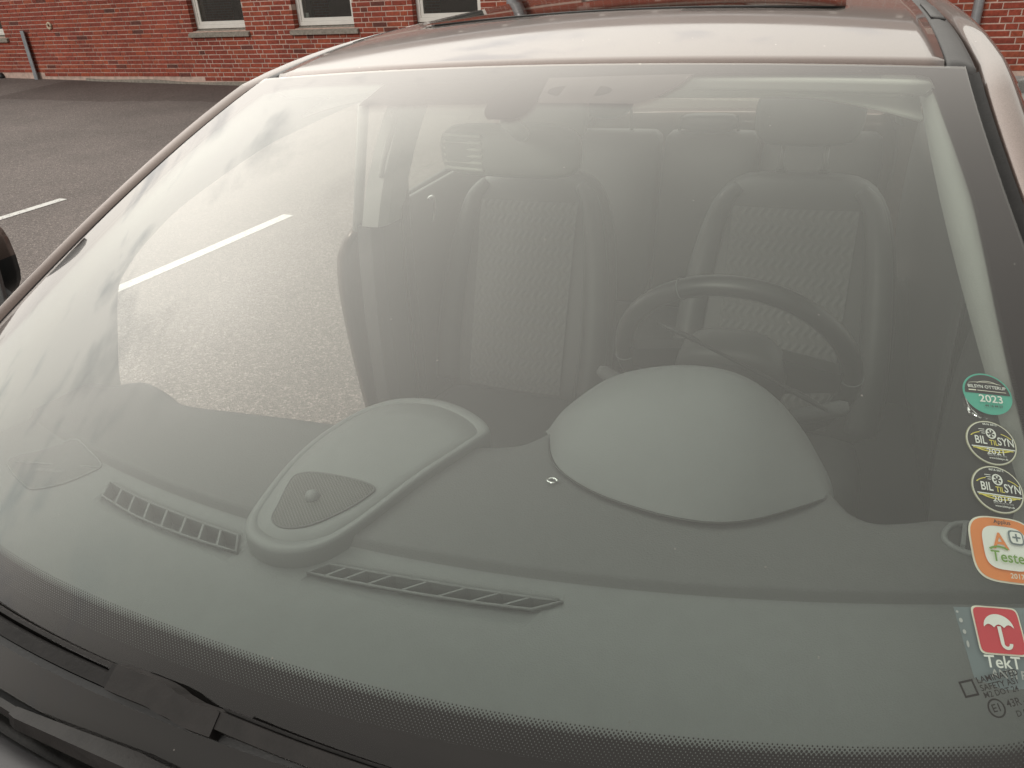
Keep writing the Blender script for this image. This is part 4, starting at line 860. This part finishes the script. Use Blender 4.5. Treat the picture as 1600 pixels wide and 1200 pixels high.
# --- steering wheel
sw = bpy.data.objects.new('steering_wheel', None); col.objects.link(sw); sw.parent = car
wc = Vector((.303, .015, 1.012)); ti = math.radians(25); e1 = Vector((1, 0, 0)); e2 = Vector((0, -math.sin(ti), math.cos(ti))); en = e1.cross(e2)
def wp(a, r=.187, d=0): return wc + e1 * (r * math.cos(a)) + e2 * (r * math.sin(a)) + en * d
tube('rim', [wp(a) for a in lin(0, 2 * math.pi * 71 / 72, 72)], .0165, M['wheel'], sw, 14, up=en, closed=True)
for a in (1.98, .02, 3.16):
    tube('rim_seam', [wp(a) + (wp(a) - wc).normalized() * (.0172 * math.cos(b)) + en * (.0172 * math.sin(b)) for b in lin(0, 2 * math.pi * 15 / 16, 16)], .0009, M['plastic_pod'], sw, 5, closed=True)
for sgn, a in ((-1, math.pi), (1, 0)):
    q = [wp(a, .172) + e2 * .022, wp(a, .172) - e2 * .022, wp(a, .07) - e2 * .05, wp(a, .07) + e2 * .045]
    V, F = prism([p + en * .012 for p in q], en * -.022); fixn(mesh_obj('spoke', V, F, M['wheel'], sw))
q = [wp(-math.pi / 2, .175) + e1 * .03, wp(-math.pi / 2, .175) - e1 * .03, wp(-math.pi / 2, .05) - e1 * .05, wp(-math.pi / 2, .05) + e1 * .05]
V, F = prism([p + en * .012 for p in q], en * -.022); fixn(mesh_obj('spoke', V, F, M['wheel'], sw))
ring = lambda r, d: [wc + e1 * (r * math.copysign(abs(math.cos(a)) ** .75, math.cos(a))) + e2 * (r * .86 * math.copysign(abs(math.sin(a)) ** .75, math.sin(a))) + en * d for a in lin(0, 2 * math.pi * 31 / 32, 32)]
V, F = loft([ring(.085, .045), ring(.09, .03), ring(.088, -.005), ring(.078, -.022), ring(.05, -.03), ring(.015, -.032)]); hubo = fixn(mesh_obj('hub', V, F, M['door_dark'], sw, True))
tube('steering_column', [wc + en * .03, wc + en * .2 + Vector((0, 0, -.02)), wc + en * .34 + Vector((0, 0, -.05))], .055, M['plastic_up'], sw, 14)
def stalk(p0, p1, r0, r1):
    o = tube('stalk', [p0, p0 + (p1 - p0) * .45, p0 + (p1 - p0) * .5, p0 + (p1 - p0) * .93, p1], lambda k: (r0, r0, r1, r1, r1 * .6)[int(round(k * 4))], M['plastic_up'], sw, 12)
    d = (p1 - p0).normalized(); u_ = Vector((0, -.75, .66)); u_ = (u_ - d * u_.dot(d)).normalized(); v_ = u_.cross(d)
    for k0, k1 in ((.25, .30), (.33, .35), (.62, .66), (.70, .72)):
        for off in (-.003, .002):
            q = [p0 + (p1 - p0) * k0 + u_ * (r0 * 1.03) + v_ * off, p0 + (p1 - p0) * k1 + u_ * (r0 * 1.03) + v_ * off, p0 + (p1 - p0) * k1 + u_ * (r0 * 1.03) + v_ * (off + .003), p0 + (p1 - p0) * k0 + u_ * (r0 * 1.03) + v_ * (off + .003)]
            mesh_obj('mark', q, [(0, 1, 2, 3)], M['white'], o)
    return o
stalk(Vector((.34, -.085, .952)), Vector((.492, -.060, 1.003)), .010, .0125)
stalk(Vector((.23, -.085, .960)), Vector((.092, -.060, 1.008)), .010, .0125)
# thin dark rod lying through the wheel
rp = [Vector((.192, -.052, 1.104)), Vector((.205, -.052, 1.098)), Vector((.25, -.050, 1.081)), Vector((.258, -.05, 1.077)), Vector((.40, -.05, 1.015)), Vector((.412, -.05, 1.010)), Vector((.44, -.052, .998)), Vector((.462, -.056, .988))]
rr = (.002, .0042, .005, .0032, .0032, .0052, .0048, .0025)
V, F = tube_mesh(rp, lambda k: rr[int(round(k * 7))], 8)
cc_ = Vector((.483, -1.204, 1.614)); V = [cc_ + (v - cc_) * .955 for v in V]
rod = fixn(mesh_obj('thin_rod', [C2W @ v for v in V], F, M['black'], None, True)); tag(rod, 'thin dark rod slanting across inside the steering wheel', 'rod')

# --- seats
def sup(cx, cy, z, rx, ry, p=3.0, n=36, tilt=0):
    out = []
    for i in range(n):
        a = 2 * math.pi * i / n; c, s = math.cos(a), math.sin(a)
        out.append(Vector((cx + rx * math.copysign(abs(c) ** (2 / p), c), cy + ry * math.copysign(abs(s) ** (2 / p), s), z)))
    return out
def make_seat():
    t = bpy.data.objects.new('front_seat', None); col.objects.link(t); t.parent = car
    yb = lambda z: .60 + (z - .5) * .36
    prof = [(.44, .25), (.50, .278), (.60, .286), (.75, .278), (.88, .262), (.98, .240), (1.05, .208), (1.085, .17), (1.10, .12)]
    rings = [sup(0, yb(z), z, w_, .062 if z < 1.06 else .062 * (1.12 - z) / .06 + .012, 3.2) for z, w_ in prof]
    V, F = loft(rings); b = fixn(mesh_obj('backrest', V, F, M['leather'], t, True)); subsurf(b, 1)
    for s in (-1, 1):     # raised side bolster
        path = [Vector((s * x_, yb(z) - .055, z)) for z, x_ in ((.50, .232), (.60, .238), (.72, .234), (.85, .222), (.95, .206))] + [Vector((s * .185, yb(1.03) - .05, 1.03)), Vector((s * .15, yb(1.07) - .04, 1.07))]
        V, F = tube_mesh(catmull(path, 4, False), lambda k: .040 - .020 * k ** 2, 12); fixn(mesh_obj('bolster', V, F, M['leather'], t, True))
    def ins(a, b):
        z = .50 + .53 * b; hw_ = .150 + .004 * b; x = (a - .5) * 2 * hw_
        return (x, yb(z) - .066 - .008 * (1 - (2 * a - 1) ** 2) - (.006 if .02 < b < .98 else 0), z)
    V, F = grid(ins, lin(0, 1, 15), [0, .02, .06] + lin(.1, .9, 20) + [.94, .98, 1]); f = mesh_obj('fabric_panel', V, F, M['fabric'], t, True); fixn(f)
    V, F = loft([sup(0, .40, z, .25, .26, 3.2) for z in (.30, .34, .42)] + [sup(0, .40, .47, .235, .245, 3.0), sup(0, .40, .485, .19, .2, 2.6)]); fixn(mesh_obj('cushion', V, F, M['leather'], t, True))
    hc = yb(1.10) + .02
    rings = [sup(0, hc + .012 * k, z, rx, ry, 3.0) for k, (z, rx, ry) in enumerate(((1.165, .09, .025), (1.175, .118, .042), (1.20, .134, .052), (1.25, .138, .054), (1.29, .130, .05), (1.312, .108, .038), (1.322, .07, .02)))]
    V, F = loft(rings); h = fixn(mesh_obj('headrest', V, F, M['leather'], t, True)); subsurf(h, 1)
    for s in (-1, 1): tube('headrest_post', [(s * .054, hc - .005, 1.07), (s * .054, hc + .012, 1.19)], .0062, M['post'], t, 10)
    for s in (-1, 1): tube('post_collar', [(s * .054, hc - .006, 1.092), (s * .054, hc - .003, 1.106)], .014, M['black'], t, 10)
    return t
seat = make_seat(); seat.location = (-.443, .165, 0); tag(seat, 'front passenger seat with wavy fabric panel')
kids = list(seat.children); s2 = seat.copy(); col.objects.link(s2); s2.location = (.300, .165, .015); tag(s2, 'driver seat behind the steering wheel')
for k in kids:
    c = k.copy(); col.objects.link(c); c.parent = s2
rb = bpy.data.objects.new('rear_bench', None); col.objects.link(rb); rb.parent = car
for cx_, wd in ((-.47, .20), (-.09, .175), (.29, .20)):
    V, F = loft([sup(cx_, 1.62 + (z - .5) * .3, z, wd * k, .07 * k2, 4) for z, k, k2 in ((.45, .9, 1), (.55, .99, 1), (.8, 1, 1), (1.0, .985, 1), (1.055, .95, .8), (1.072, .85, .4))]); fixn(mesh_obj('backrest', V, F, M['leather'], rb, True))
    V, F = loft([sup(cx_, 1.40, z, wd * .98, .25, 4) for z in (.32, .44)] + [sup(cx_, 1.40, .47, wd * .9, .22, 3)]); fixn(mesh_obj('cushion', V, F, M['leather'], rb, True))
for cx_, z0, hh, rx in ((-.505, 1.115, .13, .112), (-.108, 1.065, .065, .108), (.285, 1.115, .13, .112)):
    V, F = loft([sup(cx_, 1.80, z0 + hh * k, rx * w_, .045 * w_, 2.6) for k, w_ in ((0, .45), (.08, .72), (.25, .93), (.5, 1), (.8, .96), (.95, .8), (1, .5))]); fixn(mesh_obj('headrest', V, F, M['leather'], rb, True))
    for s in (-1, 1): tube('headrest_post', [(cx_ + s * .108, 1.79, 1.06), (cx_ + s * .10, 1.80, z0 + .06)], .006, M['black'], rb, 8)
# --- cabin trim
V, F = grid(lambda u, y: (u * (roof_hw(y) - .01), y, roof_z(u * .5, y) - .045 - .035 * abs(u) ** 4 - (.0 if y > .1 else .01 * (1 - y / .1))), lin(-1, 1, 25), lin(.05, 2.15, 24)); F = [f for f in F if not in_sun(f)]; solidify(mesh_obj('headliner', V, F, M['liner'], car, True), .006)
for s in (-1, 1):
    o = box('sun_visor', (s * .30 - .20, s * .30 + .20, .035, .19, -.010, .010), M['liner'], car, .009, 3); o.location = (0, .05, 1.444); o.rotation_euler = (math.radians(-7), 0, 0)
    o2 = box('visor_clip', (s * .49 - .022, s * .49 + .022, -.05, -.028, .012, .030), M['white_frame'], o, .005, 3)
V, F = grid(lambda u, a: S(u, .012, -.012) * (1 - a) + Vector((u * .55, .014 - .045 * (1 - abs(u) ** 2.2), ZT - .034 + .018 * (1 - u * u))) * a, lin(-.95, .95, 30), lin(0, 1, 5)); solidify(fixn(mesh_obj('header_trim', V, F, M['liner'], car, True)), .004)
OPEN = [(.62, 1.378), (.35, 1.372), (.104, 1.346), (-.148, 1.291), (-.26, 1.25), (-.323, 1.215), (-.352, 1.185), (-.38, 1.11), (-.402, 1.033), (-.42, .9)]
for s in (-1, 1):
    oc = catmull([(s * .665, y, z) for y, z in OPEN], 5, False); n = len(oc); A_ = []
    for i, p in enumerate(oc):
        k = i / (n - 1)
        if p.y > .06: A_.append(Vector((s * (roof_hw(p.y) - .03), p.y, roof_z(.5, p.y) - .07)))
        else:
            t = min(.70, max(.03, (.06 - p.y) * 1.28 + .0 + max(0, 1.19 - p.z) * .55)); q = S(.962, t, -.012); A_.append(Vector((s * q.x, q.y, q.z)))
    V = []
    for a, b in zip(A_, oc):
        if b.y > .06:
            k = min(1, (b.y - .06) / .1); nb = (a + b) * .5 + Vector((s * -.012, 0, -.012)); m1 = a * .65 + nb * .35
            q1, q2 = S(.945, .03, -.02), S(.922, .03, -.035); q1, q2 = Vector((s * q1.x, q1.y + b.y, q1.z)), Vector((s * q2.x, q2.y + b.y, q2.z))
            m1 = q1 * (1 - k) + m1 * k; nb = q2 * (1 - k) + nb * k
        else:
            t = min(.70, max(.03, (.06 - b.y) * 1.28 + max(0, 1.19 - b.z) * .55)); q1, q2 = S(.942, t, -.02), S(.926, t, -.034)
            m1, nb = Vector((s * q1.x, q1.y, q1.z)), Vector((s * q2.x, q2.y + .01, q2.z))
        V += [a, m1, nb, nb * .5 + b * .5 + Vector((s * -.006, 0, 0)), b, b + Vector((s * .05, .0, .0))]
    F = [(j * 6 + i, j * 6 + i + 1, (j + 1) * 6 + i + 1, (j + 1) * 6 + i) for j in range(n - 1) for i in range(5)]
    o = fixn(mesh_obj('windscreen_pillar_trim', V, F, M['trim'], car, True)); solidify(o, .004, 0)
    # centre pillar: pale upper trim, dark lower trim, belt, exterior post
    up = [Vector((s * x, y, z)) for x, y, z in ((.60, .62, 1.42), (.655, .585, 1.30), (.70, .555, 1.16), (.725, .54, 1.05))]
    V, F = loft([[p + Vector((s * .03, -.055, 0)), p + Vector((s * -.02, -.055, 0)), p + Vector((s * -.035, -.03, 0)), p + Vector((s * -.035, .05, 0)), p + Vector((0, .08, 0)), p + Vector((s * .03, .06, 0))] for p in catmull(up, 6, False)]); bp_ = fixn(mesh_obj('centre_pillar_trim', V, F, M['trim'], car)); 
    lo_ = [Vector((s * x, y, z)) for x, y, z in ((.725, .54, 1.048), (.735, .53, .85), (.735, .52, .62), (.73, .51, .32))]
    V, F = loft([[p + Vector((0, -.06, 0)), p + Vector((s * -.02, -.03, 0)), p + Vector((s * -.02, .06, 0)), p + Vector((0, .10, 0)), p + Vector((s * .05, .08, 0)), p + Vector((s * .05, -.05, 0))] for p in catmull(lo_, 6, False)]); fixn(mesh_obj('centre_pillar_base', V, F, M['door_dark'], car))
    tube('seat_belt', [(s * .672, .60, 1.24), (s * .69, .60, 1.0), (s * .69, .58, .5)], .022, M['black'], car, 8, squash=.12, up=Vector((1, 0, 0)))
    tube('grab_handle', catmull([(s * .640, .52, 1.335), (s * .625, .505, 1.32), (s * .655, .485, 1.235), (s * .675, .49, 1.19), (s * .688, .51, 1.185)], 4, False), .0075, M['trim'], bp_, 8)
    tube('outer_pillar', [(s * .695, .50, 1.40), (s * .745, .51, 1.22), (s * .79, .51, 1.03)], .014, mat('grey door seal', (.22, .22, .21), .7), car, 8)
    V, F = grid(lambda y, a: (s * (.735 - .02 * math.sin(a * 3)), y, .34 + .73 * a), lin(.63, 2.2, 14), lin(0, 1, 8)); dt = mesh_obj('rear_door_trim', V, F, M['door_dark'], car, True); fixn(dt); solidify(dt, .02, 0)
    tube('door_handle', catmull([(s * .712, .80, 1.043), (s * .700, .815, 1.047), (s * .700, .822, 1.015), (s * .708, .812, .975)], 5, False), .0055, M['chrome'], dt, 8)
V, F = grid(lambda y, a: (.72 - .03 * math.sin(a * 3), y, .34 + .70 * a), lin(-.44, .47, 14), lin(0, 1, 10)); dtr = mesh_obj('front_door_trim', V, F, M['door_dark'], car, True); fixn(dtr); solidify(dtr, .02, 0)
tube('door_handle', catmull([(.692, .10, .93), (.675, .11, .935), (.672, .17, .93), (.69, .19, .92)], 5, False), .006, M['chrome'], dtr, 8)
V = [(.79, -.40, 1.05), (.735, -.09, 1.25), (.70, .2, 1.365), (.69, .46, 1.375), (.75, .48, 1.2), (.79, .48, 1.05)]; mesh_obj('front_door_glass', V, [tuple(range(6))], M['side_glass'], car)
# rear view mirror
rm = bpy.data.objects.new('rear_view_mirror', None); col.objects.link(rm); rm.parent = car
mo = Vector((-.083, -.005, 1.360)); an = math.radians(-8)
def mw(x, y, z): return mo + Vector((x * math.cos(an) - y * math.sin(an), x * math.sin(an) + y * math.cos(an), z + x * .02))
def mr_(rx, rz, y): return [mw(rx * math.copysign(abs(math.cos(a)) ** .45, math.cos(a)), y, rz * math.copysign(abs(math.sin(a)) ** .55, math.sin(a))) for a in lin(0, 2 * math.pi * 39 / 40, 40)]
V, F = loft([mr_(.133, .042, .016), mr_(.135, .044, .006), mr_(.130, .041, -.008), mr_(.112, .034, -.018), mr_(.07, .02, -.024)]); shell = fixn(mesh_obj('mirror_shell', V, F, M['mirror_plastic'], rm, True))
for z in lin(-.027, .027, 6):
    V, F = tube_mesh([mw(-.118 + .085 * k, -.014 - .011 * k, z) for k in lin(0, 1, 6)], .0032, 6); fixn(mesh_obj('rib', V, F, M['rib'], shell, True))
tube('mirror_stem', [S(.015, .115, -.018), S(.015, .115, -.04) + Vector((0, .03, 0)), mw(.04, -.01, .03)], .012, M['mirror_plastic'], rm, 10)

# --- wipers lying on the lower edge of the glass
def gp(u, t, o=0): return S(u, t, o)
wA = bpy.data.objects.new('wiper', None); col.objects.link(wA); wA.parent = car
def ribbon(name, us, tfun, wfun, h0, h1, m, parent, n=40):
    V, F = [], []
    for u in lin(us[0], us[1], n):
        t = tfun(u); hw_ = wfun(u) / 2 / 1.3
        V += [gp(u, t - hw_, h0), gp(u, t - hw_ * .8, h1), gp(u, t + hw_ * .8, h1), gp(u, t + hw_, h0)]
    F = [(4 * j + i, 4 * j + i + 1, 4 * j + 5 + i, 4 * j + 4 + i) for j in range(n - 1) for i in range(3)] + [(0, 1, 2, 3), (4 * n - 1, 4 * n - 2, 4 * n - 3, 4 * n - 4)]
    o = fixn(mesh_obj(name, V, F, m, parent)); return o
tb_ = lambda u: .6885 + .0035 * (u + .26) ** 2
ribbon('blade_spoiler', (-.80, -.026), lambda u: tb_(u) - .0015, lambda u: .011, .010, .019, M['rubber'], wA)
ribbon('blade_rubber', (-.80, .42), lambda u: tb_(u) + .0045, lambda u: .006, .001, .016, M['black'], wA, 50)
ribbon('blade_lip', (-.80, -.026), lambda u: tb_(u) - .0085, lambda u: .003, .004, .012, M['wiper'], wA)
ribbon('connector', (-.028, .112), lambda u: .6845 + .010 * max(0, min(1, (u - .03) / .05)) * .35, lambda u: .021 if u < .05 else .019, .012, .029, M['wiper'], wA, 14)
ribbon('connector_clip', (-.040, -.027), lambda u: .6845, lambda u: .019, .012, .024, M['rubber'], wA, 6)
ribbon('arm', (.108, .50), lambda u: .6855 + .03 * (u - .1), lambda u: .013, .018, .028, M['wiper'], wA, 20)
ribbon('arm_rib', (.112, .50), lambda u: .6800 + .03 * (u - .1), lambda u: .002, .018, .024, M['rubber'], wA, 20)
wB = bpy.data.objects.new('wiper', None); col.objects.link(wB); wB.parent = car
def low(path, wd, h, name, m, k=1.0):
    V = []
    for (x, y, z), w_ in zip(path, wd): V += [Vector((x, y + w_, z)), Vector((x, y + w_ * .6, z + h)), Vector((x, y - w_ * .6, z + h)), Vector((x, y - w_, z))]
    n = len(path); F = [(4 * j + i, 4 * j + i + 1, 4 * j + 5 + i, 4 * j + 4 + i) for j in range(n - 1) for i in range(3)] + [(0, 1, 2, 3), (4 * n - 1, 4 * n - 2, 4 * n - 3, 4 * n - 4)]
    return fixn(mesh_obj(name, V, F, m, wB))
low([(-.34, -.945, 1.078), (-.22, -.962, 1.082), (-.118, -.972, 1.086)], (.004, .0045, .005), .006, 'arm_rod', M['wiper'])
low([(-.118, -.973, 1.084), (-.108, -.974, 1.085), (-.05, -.974, 1.088), (.02, -.972, 1.088), (.10, -.975, 1.088), (.2, -.98, 1.08)], (.0065, .008, .0095, .012, .013, .012), .010, 'arm', M['wiper'])

# the body runs a few degrees off the windscreen's own axis: shear what lies behind the header
def shear(o, y0):
    for v in o.data.vertices:
        if v.co.y > y0: v.co.x -= .075 * (v.co.y - y0)
done = set()
for o in list(car.children):
    b = o.name.split('.')[0]
    if b in ('roof_panel', 'sunroof_glass', 'roof_moulding', 'side_rail', 'headliner', 'rear_pillar', 'rear_window', 'tailgate', 'rear_quarter', 'rear_quarter_trim', 'rear_door', 'window_seal', 'rear_side_window', 'rear_door_trim', 'wheel'):
        for q in [o] + list(o.children):
            if q.type == 'MESH' and q.data.name not in done:
                done.add(q.data.name); shear(q, 0 if b in ('roof_panel', 'sunroof_glass', 'roof_moulding', 'side_rail', 'headliner') else .5)
